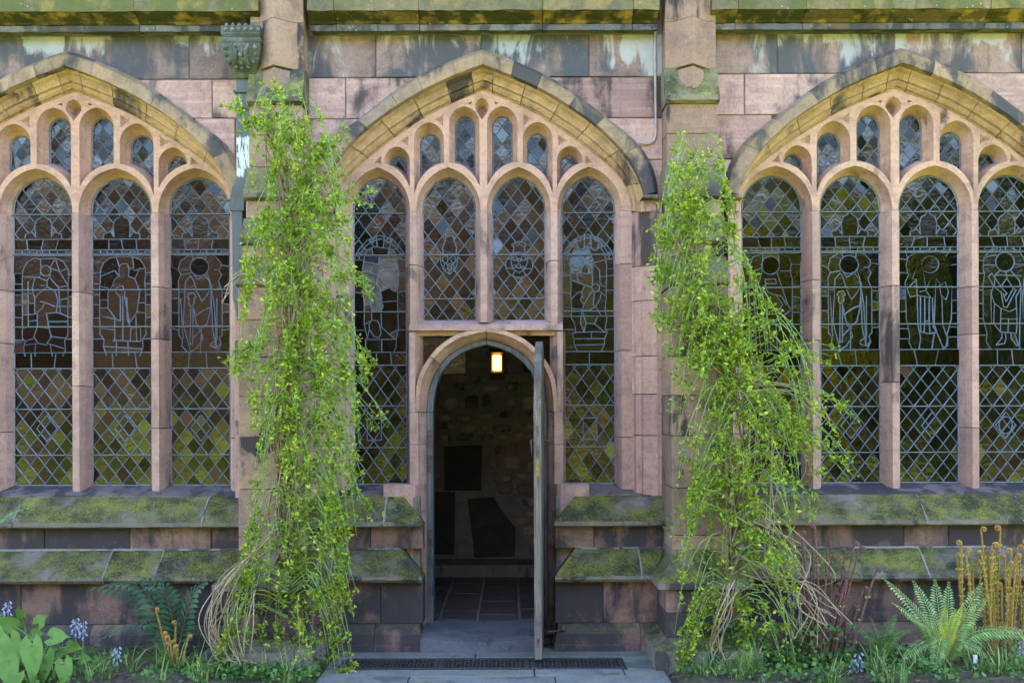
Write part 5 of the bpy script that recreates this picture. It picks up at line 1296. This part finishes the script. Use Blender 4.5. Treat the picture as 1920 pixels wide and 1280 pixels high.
tree('courtyard_tree', 5.6, -13.5, 6.5, 2.0, 'golden', 'slim golden-leaved tree mirrored in the first light of the right window', seed=14, bole=.05, n=6000)
tree('courtyard_tree', 10.6, -19.5, 9.0, 3.2, 'tree_dark', 'wide dark evergreen mirrored in the middle of the right window', seed=15, bole=.05, n=8000)
tree('courtyard_tree', 14.5, -21, 10.0, 3.4, 'tree', 'tall yellow-green tree mirrored in the last light of the right window', seed=16, bole=.1, n=8000)
tree('courtyard_tree', 2.6, -19, 6.4, 2.2, 'tree', 'small round leafy tree mirrored in the light right of the door', seed=6)
tree('courtyard_tree', -2.4, -22, 5.8, 2.0, 'tree_dark', 'dark clipped yew mirrored left of the door', seed=8, bole=.05)
def shrub(x, y, r_, h, mat, label, seed):
    S = thing('courtyard_shrub', (x, y, 0), label, 'shrub', 'shrubs in the court')
    quads('foliage', crown(2600, (x, y, h * .5), r_, r_, h * .55, .13, 26, seed), M[mat], S, kind='stuff')
    mesh('stem', *tubevf([(x, y, -.05), (x, y, h * .4), (x + .1, y, h * .7)], [.05, .035, .01], 6), M['bark'], S)
for i, (x, y, r_, h, m_, l_) in enumerate([(-7.0, -13.5, 1.2, 2.3, 'golden', 'golden shrub mirrored low in the third left-hand light'), (-12, -20, 1.8, 2.3, 'tree', 'green shrub mirrored low at the left edge'), (-8.2, -22, 1.5, 1.9, 'tree_dark', 'dark shrub mirrored low in the left window'), (1.2, -14, 1.0, 1.4, 'golden', 'golden shrub mirrored beside the open door'), (5.0, -13, 1.1, 1.8, 'golden', 'golden shrub mirrored low in the right window'), (8.8, -12, 1.4, 2.4, 'tree_dark', 'dark shrub mirrored under the evergreen'), (-2.0, -15, 1.2, 1.6, 'tree', 'green shrub mirrored left of the doorway')]):
    shrub(x, y, r_, h, m_, l_, 20 + i)

# ================================================================== PLANTS
def P3(px, py, y): return (X(px, y), y, Z(py, y))
class Veg:
    """collects stems and leaves of one climber"""
    def __init__(s, seed): s.r = np.random.default_rng(seed); s.P = []; s.D = []; s.tw = MB(); s.wood = MB(); s.tan = MB()
def climber(name, label, spine, trunk, seed, dens=1.0, tansets=(), sprays=()):
    """spine rows: (py, centre px, half width px left, half width px right, weight)"""
    V = Veg(seed); r = V.r
    T = thing(name, (X(trunk[-1][0], -.7), -.75, 0), label, 'climbing shrub', 'climbing jasmine on the buttresses')
    rows = np.array(spine, float)
    YV = -.72
    cum = np.concatenate([[0], np.cumsum((rows[1:, 4] + rows[:-1, 4]) / 2 * np.diff(rows[:, 0]))]); tot = cum[-1]
    ns = int(285 * dens)
    def env(py): return [np.interp(py, rows[:, 0], rows[:, k]) for k in (1, 2, 3)]
    for i in range(ns):
        py = np.interp(r.random() * tot, cum, rows[:, 0]); c, wl, wr = env(py)
        side = 1 if r.random() < wr / (wl + wr) else -1; w_ = (wr if side > 0 else wl) * (.82 + .3 * math.sin(py * .021 + side * 1.3 + seed) + .18 * math.sin(py * .053 + side * 2.1))
        reach = w_ * (r.random() ** .6) * sc(YV); drop = r.uniform(.15, .65) * (.55 if py < 450 else 1)
        depth = YV + .18 * r.random() + (reach / (w_ * sc(YV) + 1e-6)) * .06
        out_ = -r.uniform(.02, .36) * (1 if r.random() < .6 else .4)
        x0, z0 = X(c, YV) + r.normal() * .05, Z(py, YV) + .03
        p0 = np.array([x0, depth, z0]); p1 = p0 + np.array([side * reach * .55, out_, r.uniform(-.02, .08)]); p2 = p0 + np.array([side * reach * .95, out_ * 1.2, -drop * .35]); p3 = p0 + np.array([side * reach * r.uniform(.85, 1.12), out_ * 1.1, -drop])
        pts = catmull([p0, p1, p2, p3], 26); pts[:, 2] = np.maximum(pts[:, 2], .01)
        if r.random() < .32: V.tw.add(*tubevf(pts[::3], np.linspace(.004, .0015, len(pts[::3])), 4, cap=False))
        m = r.integers(20, 36)
        tt = r.uniform(.12, 1, m) * 25; i0 = np.minimum(tt.astype(int), 24); q = pts[i0] + (pts[i0 + 1] - pts[i0]) * (tt - i0)[:, None] + r.normal(size=(m, 3)) * np.array([.016, .02, .016])
        V.P.append(q)
    # long loose whips
    for i in range(int(110 * dens)):
        py = r.uniform(rows[1, 0], rows[-2, 0]); c, wl, wr = env(py); side = 1 if r.random() < wr / (wl + wr) else -1; w_ = wr if side > 0 else wl
        p0 = np.array([X(c, YV), YV - .05, Z(py, YV) + .15]); rc = w_ * sc(YV) * r.uniform(1.0, 1.45); dr = r.uniform(.3, .9)
        pts = catmull([p0, p0 + np.array([side * rc * .5, -.12, .12]), p0 + np.array([side * rc * .9, -.16, -dr * .3]), p0 + np.array([side * rc * 1.08, -.14, -dr])], 26); pts[:, 2] = np.maximum(pts[:, 2], .01)
        V.tw.add(*tubevf(pts[::2], np.linspace(.0045, .0015, 13), 4, cap=False))
        m = 30; tt = r.uniform(.3, 1, m) * 25; i0 = np.minimum(tt.astype(int), 24); V.P.append(pts[i0] + r.normal(size=(m, 3)) * .012)
    for xa, ya, xb, yb, sg in sprays:
        for k in range(3):
            a_ = np.array(P3(xa + r.normal() * 8, ya + r.normal() * 8, YV)); b_ = np.array(P3(xb + r.normal() * 12, yb + r.normal() * 12, YV - .1))
            pts = catmull([a_, (a_ + b_) / 2 + np.array([0, -.08, sg]), b_], 26); V.tw.add(*tubevf(pts[::2], np.linspace(.005, .0015, 13), 4, cap=False))
            m = 34; tt = r.uniform(.2, 1, m) * 25; i0 = np.minimum(tt.astype(int), 24); V.P.append(pts[i0] + r.normal(size=(m, 3)) * .02)
    P = np.concatenate(V.P); P[:, 2] = np.maximum(P[:, 2], .015)
    # clumps and gaps
    ph = r.uniform(0, 6.28, 12); fld = np.zeros(len(P))
    for k in range(4):
        kk = r.normal(size=3) * np.array([1, .8, 1]) * (9 + 5 * k); fld += np.sin(P @ kk + ph[k])
        kk = r.normal(size=3) * np.array([1, .8, 1]) * (9 + 5 * k); fld += np.sin(P @ kk + ph[k + 4])
    P = P[(fld > -.2) | (r.random(len(P)) < .22)]
    # trifoliate leaves: three blades at each node
    n = len(P); base = r.normal(size=(n, 3)) * np.array([1, .7, .6]) + np.array([0, -.35, .15]); base /= np.linalg.norm(base, axis=1)[:, None]
    lat = np.cross(base, r.normal(size=(n, 3))); lat /= np.linalg.norm(lat, axis=1)[:, None]
    arr = [leaves(P, r, .038, Dv=base, wr_=.26), leaves(P, r, .031, Dv=base * .4 + lat, wr_=.26), leaves(P, r, .031, Dv=base * .4 - lat, wr_=.26)]
    quads('foliage', np.concatenate(arr), M['jasmine'], T, kind='stuff')
    V.tw.build('green_shoots', M['stem_green'], T, kind='stuff')
    # woody stems along the trunk line
    for i in range(16):
        pts = [(X(a + r.normal() * 14, YV) , YV + .1 + r.normal() * .03, max(-.02, Z(b, YV))) for a, b in trunk]
        V.wood.add(*tubevf(catmull(pts, 30), np.linspace(.005, .013, 30) * r.uniform(.6, 1.1), 5))
    V.wood.build('woody_stems', M['stem_brown'], T, kind='stuff')
    for ctrl, k, spread, dy in tansets:
        for i in range(k):
            pts = [(X(a + r.normal() * spread, dy), dy + r.normal() * .05, max(.0, Z(b + r.normal() * spread * .6, dy))) for a, b in ctrl]
            V.tan.add(*tubevf(catmull(pts, 22), r.uniform(.0025, .0052), 4))
    if tansets: V.tan.build('bare_shoots', M['stem_tan'], T, kind='stuff')
    return T
climber('climbing_jasmine', 'tall dense winter jasmine climbing the buttress by the rainwater head',
        [(165, 510, 35, 48, .5), (230, 532, 36, 48, .8), (290, 575, 40, 55, .95), (350, 575, 46, 65, 1), (430, 555, 58, 75, 1), (520, 555, 66, 82, 1.05), (620, 562, 62, 90, 1.1), (720, 566, 58, 90, 1.1), (820, 566, 55, 84, 1.1), (920, 562, 58, 76, 1.1), (1020, 556, 66, 78, 1.0), (1110, 548, 82, 78, .95), (1200, 540, 92, 78, .8), (1262, 540, 85, 80, .5)],
        [(490, 190), (535, 330), (545, 480), (540, 640), (525, 800), (530, 960), (520, 1100), (520, 1262)], 5, 1.2,
        [([(490, 1030), (430, 1080), (400, 1150), (415, 1225), (470, 1235)], 9, 9, -.9), ([(500, 1000), (440, 1090), (420, 1180), (450, 1240)], 8, 12, -.9), ([(480, 1060), (440, 1150), (460, 1250)], 8, 18, -.88), ([(540, 520), (500, 540), (440, 520), (410, 560)], 3, 16, -.75), ([(530, 450), (545, 560), (535, 680), (550, 780)], 10, 22, -.66), ([(560, 800), (535, 950), (540, 1080)], 8, 22, -.7)],
        [(565, 340, 655, 250, .03), (575, 320, 640, 285, .05), (590, 400, 690, 395, .06), (590, 470, 700, 560, .1), (600, 600, 705, 700, .1), (600, 690, 720, 800, .08), (520, 640, 425, 700, .08), (480, 230, 425, 190, .02), (500, 640, 440, 720, .05), (600, 860, 690, 960, .08), (520, 250, 450, 240, .04)])
climber('climbing_jasmine', 'looser winter jasmine sprawling from the right buttress across the right window',
        [(250, 1290, 12, 12, .05), (310, 1305, 40, 40, .2), (380, 1300, 50, 50, .38), (460, 1300, 58, 58, .5), (540, 1325, 65, 65, .6), (600, 1355, 70, 75, .95), (660, 1378, 85, 95, 1.05), (720, 1385, 90, 85, .95), (800, 1382, 85, 75, .8), (880, 1380, 76, 75, .7), (960, 1375, 72, 75, .65), (1050, 1370, 75, 75, .55), (1130, 1368, 75, 75, .5), (1220, 1360, 80, 85, .5), (1262, 1360, 80, 85, .35)],
        [(1300, 330), (1300, 460), (1330, 580), (1370, 700), (1385, 850), (1380, 1000), (1370, 1130), (1350, 1262)], 9, 1.0,
        [([(1370, 1100), (1355, 1150), (1345, 1210), (1350, 1262)], 9, 9, -.88), ([(1400, 680), (1440, 760), (1430, 860), (1400, 980)], 10, 30, -.7), ([(1430, 960), (1480, 1050), (1520, 1120), (1560, 1160)], 10, 24, -.85), ([(1420, 1060), (1480, 1120), (1500, 1200)], 10, 28, -.85), ([(1400, 720), (1480, 730), (1540, 790)], 5, 24, -.8)],
        [(1440, 680, 1560, 680, .08), (1450, 720, 1590, 800, .1), (1460, 800, 1600, 890, .1), (1300, 500, 1220, 540, .05), (1310, 600, 1225, 610, .06), (1470, 760, 1540, 900, .06), (1300, 450, 1225, 440, .06), (1440, 900, 1530, 960, .06), (1320, 900, 1245, 990, .06)])
# spray of jasmine that reaches across to the middle window's arch
# ---- ferns
def frond_vf(root, tip, sag, wid, n=24, fold=.35, r=rng, taper=.75, side=None):
    """one pinnate frond from root to tip, arching; returns rachis points and pinna faces"""
    root, tip = np.array(root, float), np.array(tip, float)
    mid = (root + tip) / 2 + np.array([0, 0, sag]); pts = catmull([root, root * .35 + mid * .65 + np.array([0, 0, sag * .25]), tip * .3 + mid * .7, tip], n)
    T_ = np.gradient(pts, axis=0); T_ /= np.linalg.norm(T_, axis=1)[:, None]
    S = np.cross(T_, np.array([0, -.45, 1.0])); S /= np.linalg.norm(S, axis=1)[:, None] + 1e-9
    if side is not None: S = np.tile(np.array(side, float), (n, 1))
    N = np.cross(S, T_)
    q = []
    for i in range(2, n):
        t = i / (n - 1); L = wid * (math.sin(min(1, (t + .12) / .42) * math.pi / 2)) * (1 - t ** 2.2 * taper) * r.uniform(.9, 1.08)
        if t > .93: L *= .6
        g_ = np.linalg.norm(pts[min(i, n - 1)] - pts[i - 1]) * .46
        for s in (-1, 1):
            o = pts[i]; d = S[i] * s * (1 - fold * .3) + T_[i] * .32 - N[i] * fold * .3; d /= np.linalg.norm(d)
            m_ = o + d * L * .5
            q += [o - T_[i] * g_, m_ - T_[i] * g_ * .8, o + d * L - np.array([0, 0, L * .12]), m_ + T_[i] * g_ * .9]
    return pts, q
def fern(name, label, root, fronds, mat, cat='fern', n=24, rad=.006, stemmat='stem_green', crownmat='stem_brown'):
    T = thing(name, root, label, cat)
    for i, (dx, dy, dz, sag, wid, m_) in enumerate(fronds):
        pts, q = frond_vf(np.array(root) + np.array([rng.uniform(-.03, .03), rng.uniform(-.03, .03), .02]), np.array(root) + np.array([dx, dy, dz]), sag, wid, n)
        o = quads('frond', np.array(q), M[m_ or mat], T)
        mesh('rachis', *tubevf(pts[::2], np.linspace(rad, .0015, len(pts[::2])), 5), M[stemmat], o)
    mb = MB()
    for k in range(22):
        a = rng.uniform(0, 6.28); mb.add(*tubevf([(root[0], root[1], -.02), (root[0] + math.cos(a) * .06, root[1] + math.sin(a) * .06, .05), (root[0] + math.cos(a) * .13, root[1] + math.sin(a) * .13, .0)], [.008, .005, .002], 4))
    mb.build('crown_scales', M[crownmat], T, kind='stuff')
    return T
RF = (X(1768, -.85), -.85, .04)
def rel(px, py, y): p = P3(px, py, y); return (p[0] - RF[0], p[1] - RF[1], p[2] - RF[2])
fr = [(*rel(1655, 1085, -.75), .10, .085, None), (*rel(1672, 1132, -.95), .10, .09, None), (*rel(1712, 1092, -.65), .08, .085, None), (*rel(1752, 1090, -.6), .03, .085, None), (*rel(1778, 1094, -.62), .02, .07, None), (*rel(1838, 1097, -.7), .05, .08, None), (*rel(1850, 1122, -.9), .06, .08, None),
      (*rel(1925, 1185, -1.0), .13, .095, None), (*rel(1948, 1200, -.8), .15, .085, None), (*rel(1752, 1258, -1.15), .22, .085, None), (*rel(1690, 1240, -1.05), .16, .075, None), (*rel(1852, 1238, -1.1), .14, .075, None), (*rel(1700, 1160, -1.0), .12, .075, None), (*rel(1690, 1150, -.7), .1, .07, None),
      (*rel(1772, 1136, -.85), .02, .04, 'fern_new'), (*rel(1790, 1145, -.88), .02, .045, 'fern_new'), (*rel(1804, 1135, -.9), .01, .042, 'fern_new'), (*rel(1742, 1155, -.88), .02, .04, 'fern_new'), (*rel(1762, 1165, -.92), .01, .035, 'fern_new')]
fr = [(a_, b_, c_, d_, e_ * 1.25, m_) for a_, b_, c_, d_, e_, m_ in fr]
fern('shuttlecock_fern', 'large green fern rosette with bright yellow-green young fronds in the middle', RF, fr, 'fern', n=30, rad=.005, stemmat='stem_tan')
r2 = (X(1650, -.7), -.7, .03)
fern('soft_fern', 'soft mid-green fern between the purple stems and the big rosette', r2, [(-.28, -.05, .3, .08, .10, None), (-.12, -.1, .36, .08, .10, None), (.1, -.06, .36, .08, .09, None), (.2, -.12, .26, .08, .09, None), (-.2, -.2, .22, .08, .09, None), (.0, -.2, .24, .06, .09, None), (.14, -.2, .12, .08, .08, None)], 'fern_mid', n=22)
r3 = (X(330, -.6), -.6, .03)
fern('polypody_fern', 'dark green old fern with drooping fronds left of the tall climber', r3, [(X(176, -.6) - r3[0], -.02, Z(1098, -.6) - r3[2], .26, .17, None), (X(200, -.7) - r3[0], -.15, Z(1092, -.7) - r3[2], .3, .16, None), (X(262, -.5) - r3[0], .08, Z(1076, -.5) - r3[2], .2, .16, None), (X(385, -.5) - r3[0], .06, Z(1090, -.5) - r3[2], .24, .13, None), (X(405, -.65) - r3[0], -.05, Z(1080, -.65) - r3[2], .24, .13, None), (X(185, -.8) - r3[0], -.2, Z(1196, -.8) - r3[2], .22, .08, None), (X(300, -.45) - r3[0], .12, Z(1082, -.45) - r3[2], .18, .15, None), (X(262, -.7) - r3[0], -.1, Z(1105, -.7) - r3[2], .32, .14, None)], 'fern_dark', n=17, rad=.006, stemmat='fiddle_brown')
r4 = (X(366, -1.0), -1.0, .03)
fern('young_fern', 'single small yellow-green fern frond near the foot of the tall climber', r4, [(.05, -.02, .17, .02, .05, 'fern_new'), (-.02, -.05, .05, .03, .04, 'fern_new')], 'fern_new', n=14, rad=.003)
r5 = (X(-75, -.5), -.5, .9)
T5 = thing('arching_fern', (r5[0], r5[1], 0), 'feathery fern frond leaning in at the left edge below the window', 'fern')
for dx, dz, sg in ((.57, .34, .12), (.5, .28, .1)):
    pts, q_ = frond_vf((r5[0], r5[1], 0.0), (r5[0] + dx, r5[1] - .05, r5[2] + dz - .02), .5, .1, 30); o_ = quads('frond', np.array(q_), M['fern_mid'], T5); mesh('rachis', *tubevf(pts[::2], .004, 5), M['stem_green'], o_)
# ---- fiddleheads
def fiddle(T, x, y, h, lean, R0, mat, turns=1.7, pin=0):
    base = np.array([x, y, .0]); top = base + np.array([lean, rng.uniform(-.04, .04), h])
    pts = catmull([base, base + (top - base) * .5 + np.array([rng.uniform(-.012, .012), 0, 0]), top], 9).tolist()
    s = rng.choice((-1, 1)); a0 = 0
    c = top + np.array([s * R0, 0, 0]); m = int(9 * turns)
    for k in range(1, m + 1):
        a = k / 9 * 2 * math.pi * .95; rr = R0 * (1 - .78 * k / m); pts.append((c[0] - s * rr * math.cos(a), c[1] - .004 * k / 3, c[2] + rr * math.sin(a)))
    rad = np.concatenate([np.linspace(.0105, .0075, 9), np.linspace(.009, .006, m)])
    o = mesh('fiddlehead', *tubevf(pts, rad, 5), M[mat], T)
    if pin:
        q_ = []
        for k in range(pin):
            t = .25 + .7 * k / pin; i = int(t * 8); p = np.array(pts[i]) + (np.array(pts[i + 1]) - np.array(pts[i])) * (t * 8 - i)
            for sd in (-1, 1):
                L = rng.uniform(.012, .026); d = np.array([sd, -.3, .35]); e = np.array([0, 0, L * .45]); q_ += [p, p + d * L * .6 - e, p + d * L, p + d * L * .6 + e]
        if q_: quads('leaflets', np.array(q_), M['fern_new'], o, kind='stuff')
F1 = thing('royal_fern_clump', (X(1560, -.6), -.6, 0), 'clump of purple-brown unfurling fern stems beside the right climber', 'fern')
for px, py in ((1500, 992), (1525, 978), (1526, 1010), (1548, 1012), (1555, 1038), (1584, 1025), (1602, 1014), (1610, 1022), (1607, 1045), (1640, 1062), (1500, 1040), (1520, 1058), (1580, 1055), (1575, 1090), (1510, 1090), (1545, 1070), (1590, 1075), (1565, 1110), (1598, 1132), (1530, 1120), (1513, 1128), (1552, 1185), (1620, 1098)):
    xb = 1540 + (px - 1540) * .45 + rng.uniform(-25, 25); y_ = rng.uniform(-.85, -.5)
    fiddle(F1, X(xb, y_), y_, Z(py + 8, y_), X(px, y_) - X(xb, y_), rng.uniform(.014, .022), 'fiddle_brown', pin=rng.choice((0, 0, 3)))
F2 = thing('male_fern_clump', (X(1870, -.6), -.55, 0), 'clump of golden-brown unfurling fiddleheads behind the big fern at the right edge', 'fern')
for px, py in ((1790, 1035), (1800, 1012), (1806, 1025), (1824, 1028), (1840, 1030), (1838, 987), (1856, 1016), (1862, 1018), (1868, 1032), (1875, 985), (1882, 1038), (1892, 1026), (1904, 1020), (1900, 1036), (1915, 1040), (1925, 1010), (1850, 1040), (1836, 1050), (1888, 1055), (1912, 1075), (1860, 1060), (1876, 1090), (1845, 1075), (1820, 1070), (1900, 1100), (1940, 1030), (1948, 1060)):
    xb = 1868 + (px - 1868) * .7 + rng.uniform(-14, 14); y_ = rng.uniform(-.6, -.4)
    fiddle(F2, X(xb, y_), y_, Z(py + 8, y_), X(px, y_) - X(xb, y_), rng.uniform(.016, .027), 'fiddle_gold', 1.5, pin=rng.choice((0, 8, 12)))
F3 = thing('young_fiddleheads', (X(310, -.8), -.8, 0), 'few curled brown fiddleheads under the dark fern at the left', 'fern')
for px, py in ((293, 1138), (327, 1165), (309, 1182), (318, 1190), (327, 1200), (350, 1192), (334, 1208), (314, 1206), (300, 1235), (290, 1246)):
    y_ = rng.uniform(-.95, -.7); xb = 330 + (px - 330) * .4; fiddle(F3, X(xb, y_), y_, max(.05, Z(py, y_)), X(px, y_) - X(xb, y_), .013, 'fiddle_gold')
# ---- broad-leaved arum clump
AR = thing('arum_clump', (X(55, -1.1), -1.1, 0), 'clump of broad pale green arum leaves at the bottom left corner', 'plant')
def arum(px, py, y, L, ang_, tilt, wd=.62):
    c = np.array(P3(px, py, y)); d = np.array([math.sin(ang_), -.25, -math.cos(ang_)]) if tilt else np.array([math.sin(ang_), -.5, math.cos(ang_) * .6])
    d /= np.linalg.norm(d); s = np.cross(d, [0, -1, .35]); s /= np.linalg.norm(s); n_ = np.cross(s, d)
    prof = [(-.18, .0, .3), (-.3, .26, .36), (-.1, .5, .5), (.1, .52, .5), (.35, .43, .4), (.6, .28, .26), (.82, .12, .1), (1.0, .0, .0)]
    v = []; f = []
    ctr_ = [(-.02, 0), (.1, 0), (.25, 0), (.45, 0), (.65, 0), (.85, 0), (1, 0)]
    left = [(-.3, .2), (-.12, .46), (.12, .5), (.36, .42), (.6, .28), (.82, .12), (1, 0)]
    for (a, _) in ctr_: v.append(c + d * a * L - n_ * .04 * L + np.array([0, 0, -.14 * L * a * a]))
    for sd in (-1, 1):
        for i, (a, b) in enumerate(left): v.append(c + d * a * L + s * sd * b * wd * 1.6 * L * .62 + n_ * rng.uniform(-.03, .09) * L + np.array([0, 0, -.14 * L * a * a]))
    for sd in (0, 1):
        o = 7 + 7 * sd
        for i in range(6): qd = (i, i + 1, o + i + 1, o + i); f.append(qd if sd else qd[::-1])
    lf = mesh('leaf', v, f, M['arum'], AR, smooth=True)
    rt = np.array([X(60, y) + rng.uniform(-.12, .12), y + .1, 0]); mesh('leaf_stalk', *tubevf(catmull([rt, (rt + c) / 2 + np.array([0, 0, .06]), c], 8), .006, 5), M['stem_green'], lf)
for a in [(40, 1152, -.9, .16, .1, 0), (18, 1195, -1.15, .25, .35, 1), (58, 1205, -1.25, .27, .15, 1), (95, 1190, -1.1, .22, 1.15, 0), (128, 1208, -1.05, .16, 1.3, 0), (12, 1232, -1.3, .26, .3, 1), (80, 1228, -1.2, .28, -.1, 1), (60, 1186, -.95, .15, 1.0, 0), (118, 1240, -1.25, .2, .2, 1), (70, 1165, -.95, .2, .6, 0), (25, 1170, -.9, .2, -.5, 0), (150, 1232, -1.1, .13, 1.1, 0), (176, 1236, -1.0, .13, .7, 1), (-10, 1180, -1.0, .2, .6, 1), (100, 1225, -1.0, .18, .9, 0), (30, 1262, -1.4, .2, -.5, 1)]: arum(*a)
# ---- bluebells
def bluebell(px, py, y, label, stems):
    B = thing('bluebell', (X(px, y), y, 0), label, 'flower', 'bluebells in the beds')
    for dx, dz in stems:
        x, z = X(px + dx, y), Z(py + dz, y)
        st = mesh('stem', *tubevf(catmull([(x - .01, y, 0), (x, y, z * .5), (x + .005, y, z)], 8), .0042, 5), M['stem_green'], B)
        for k in range(11):
            zz_ = z - k * .0115 + .012; a = k * 2.4; o = np.array([x + math.cos(a) * .02, y + math.sin(a) * .016 - .004, zz_])
            d = np.array([math.cos(a) * .5, math.sin(a) * .5 - .2, -.75]); d /= np.linalg.norm(d); e = np.cross(d, [0, 0, 1.0]); e /= np.linalg.norm(e); g2 = np.cross(d, e); v = []; f = []
            for i, (t, rr) in enumerate(((0, .003), (.009, .0065), (.018, .006), (.023, .0095))):
                for j in range(6): b = j * math.pi / 3; v.append(o + d * t + (e * math.cos(b) + g2 * math.sin(b)) * rr)
            for i in range(3):
                for j in range(6): f.append((6 * i + j, 6 * i + (j + 1) % 6, 6 * i + 6 + (j + 1) % 6, 6 * i + 6 + j))
            mesh('bell', v, f, M['bluebell'], B)
bluebell(145, 1158, -1.0, 'double-stemmed violet bluebell standing over the arum leaves', [(-5, 0), (9, 6)])
bluebell(10, 1126, -.85, 'bluebell at the left edge against the dark plinth', [(3, 0), (-9, 18)])
bluebell(218, 1212, -1.05, 'short single bluebell right of the arum clump', [(0, 0)])
bluebell(1608, 1228, -1.05, 'small bluebell in the grass below the purple stems', [(0, 0), (-10, 20)])
bluebell(1486, 1112, -.7, 'bluebell half hidden among the bare shoots of the right climber', [(0, 0)])
bluebell(1916, 1205, -1.0, 'bluebell at the right edge under the arching fern', [(0, 0)])
# ---- plant label
pt = thing('plant_label', (X(1828, -1.05), -1.05, 0), 'white plastic plant label stuck in the soil beneath the big fern', 'label')
mesh('label_tag', [(X(1824, -1.05), -1.05, 0.0), (X(1830, -1.05), -1.06, 0), (X(1832, -1.05), -1.04, Z(1231, -1.05)), (X(1826, -1.05), -1.03, Z(1231, -1.05)), (X(1824, -1.05), -1.046, 0.0), (X(1830, -1.05), -1.056, 0), (X(1832, -1.05), -1.036, Z(1231, -1.05)), (X(1826, -1.05), -1.026, Z(1231, -1.05))], [(0, 1, 2, 3), (7, 6, 5, 4), (0, 4, 5, 1), (1, 5, 6, 2), (2, 6, 7, 3), (3, 7, 4, 0)], M['white_tag'], pt)
# ---- grass blades, ground leaves and litter: nobody could count them
def blades(n, boxes, lmin, lmax, seed, wd=.0045):
    r = np.random.default_rng(seed); out = []
    for x0, x1, y0, y1, k in boxes:
        m = int(n * k); tu = np.stack([r.uniform(x0, x1, max(4, m // 14)), r.uniform(y0, y1, max(4, m // 14))], 1); t_ = tu[r.integers(0, len(tu), m)] + r.normal(size=(m, 2)) * .025
        for x, y in t_:
            L = r.uniform(lmin, lmax); a = r.uniform(0, 6.28); b = r.uniform(.15, .9); d = np.array([math.cos(a), math.sin(a), 0]); s = np.array([-d[1], d[0], 0]) * wd * r.uniform(.6, 1.6)
            p = [np.array([x, y, 0]) + d * L * b * t * t + np.array([0, 0, L * t * (1 - .45 * b * t)]) for t in (0, .4, .75, 1)]
            w_ = (1, .9, .6, .05)
            for i in range(3): out += [p[i] - s * w_[i], p[i] + s * w_[i], p[i + 1] + s * w_[i + 1], p[i + 1] - s * w_[i + 1]]
    return np.array(out)
tag(quads('grass', blades(620, [(-4.2, -1.55, -1.4, -.75, .9), (1.7, 3.4, -1.5, -1.0, .3), (3.3, 4.3, -1.4, -.7, .4), (1.2, 1.75, -1.35, -1.05, .22)], .1, .34, 3), M['grass'], kind='stuff'), 'loose tufts of green grass blades along the front of the beds', 'grass')
rr_ = np.random.default_rng(21); pp = []
for x0, x1, y0, y1, n_, zmax in ((-4.3, -1.5, -1.3, -.5, 1500, .1), (1.2, 4.2, -1.4, -.45, 2200, .13), (1.6, 2.6, -.9, -.5, 900, .32), (-2.4, -1.45, -1.2, -.8, 500, .08)):
    m_ = np.stack([rr_.uniform(x0, x1, n_ // 12), rr_.uniform(y0, y1, n_ // 12)], 1)[rr_.integers(0, n_ // 12, n_)] + rr_.normal(size=(n_, 2)) * .05
    pp.append(np.concatenate([m_, rr_.uniform(.01, zmax, (n_, 1))], 1))
tag(quads('ground_cover', leaves(np.concatenate(pp), rr_, .042), M['under'], kind='stuff'), 'low green leaves covering the soil of the beds', 'ground cover')
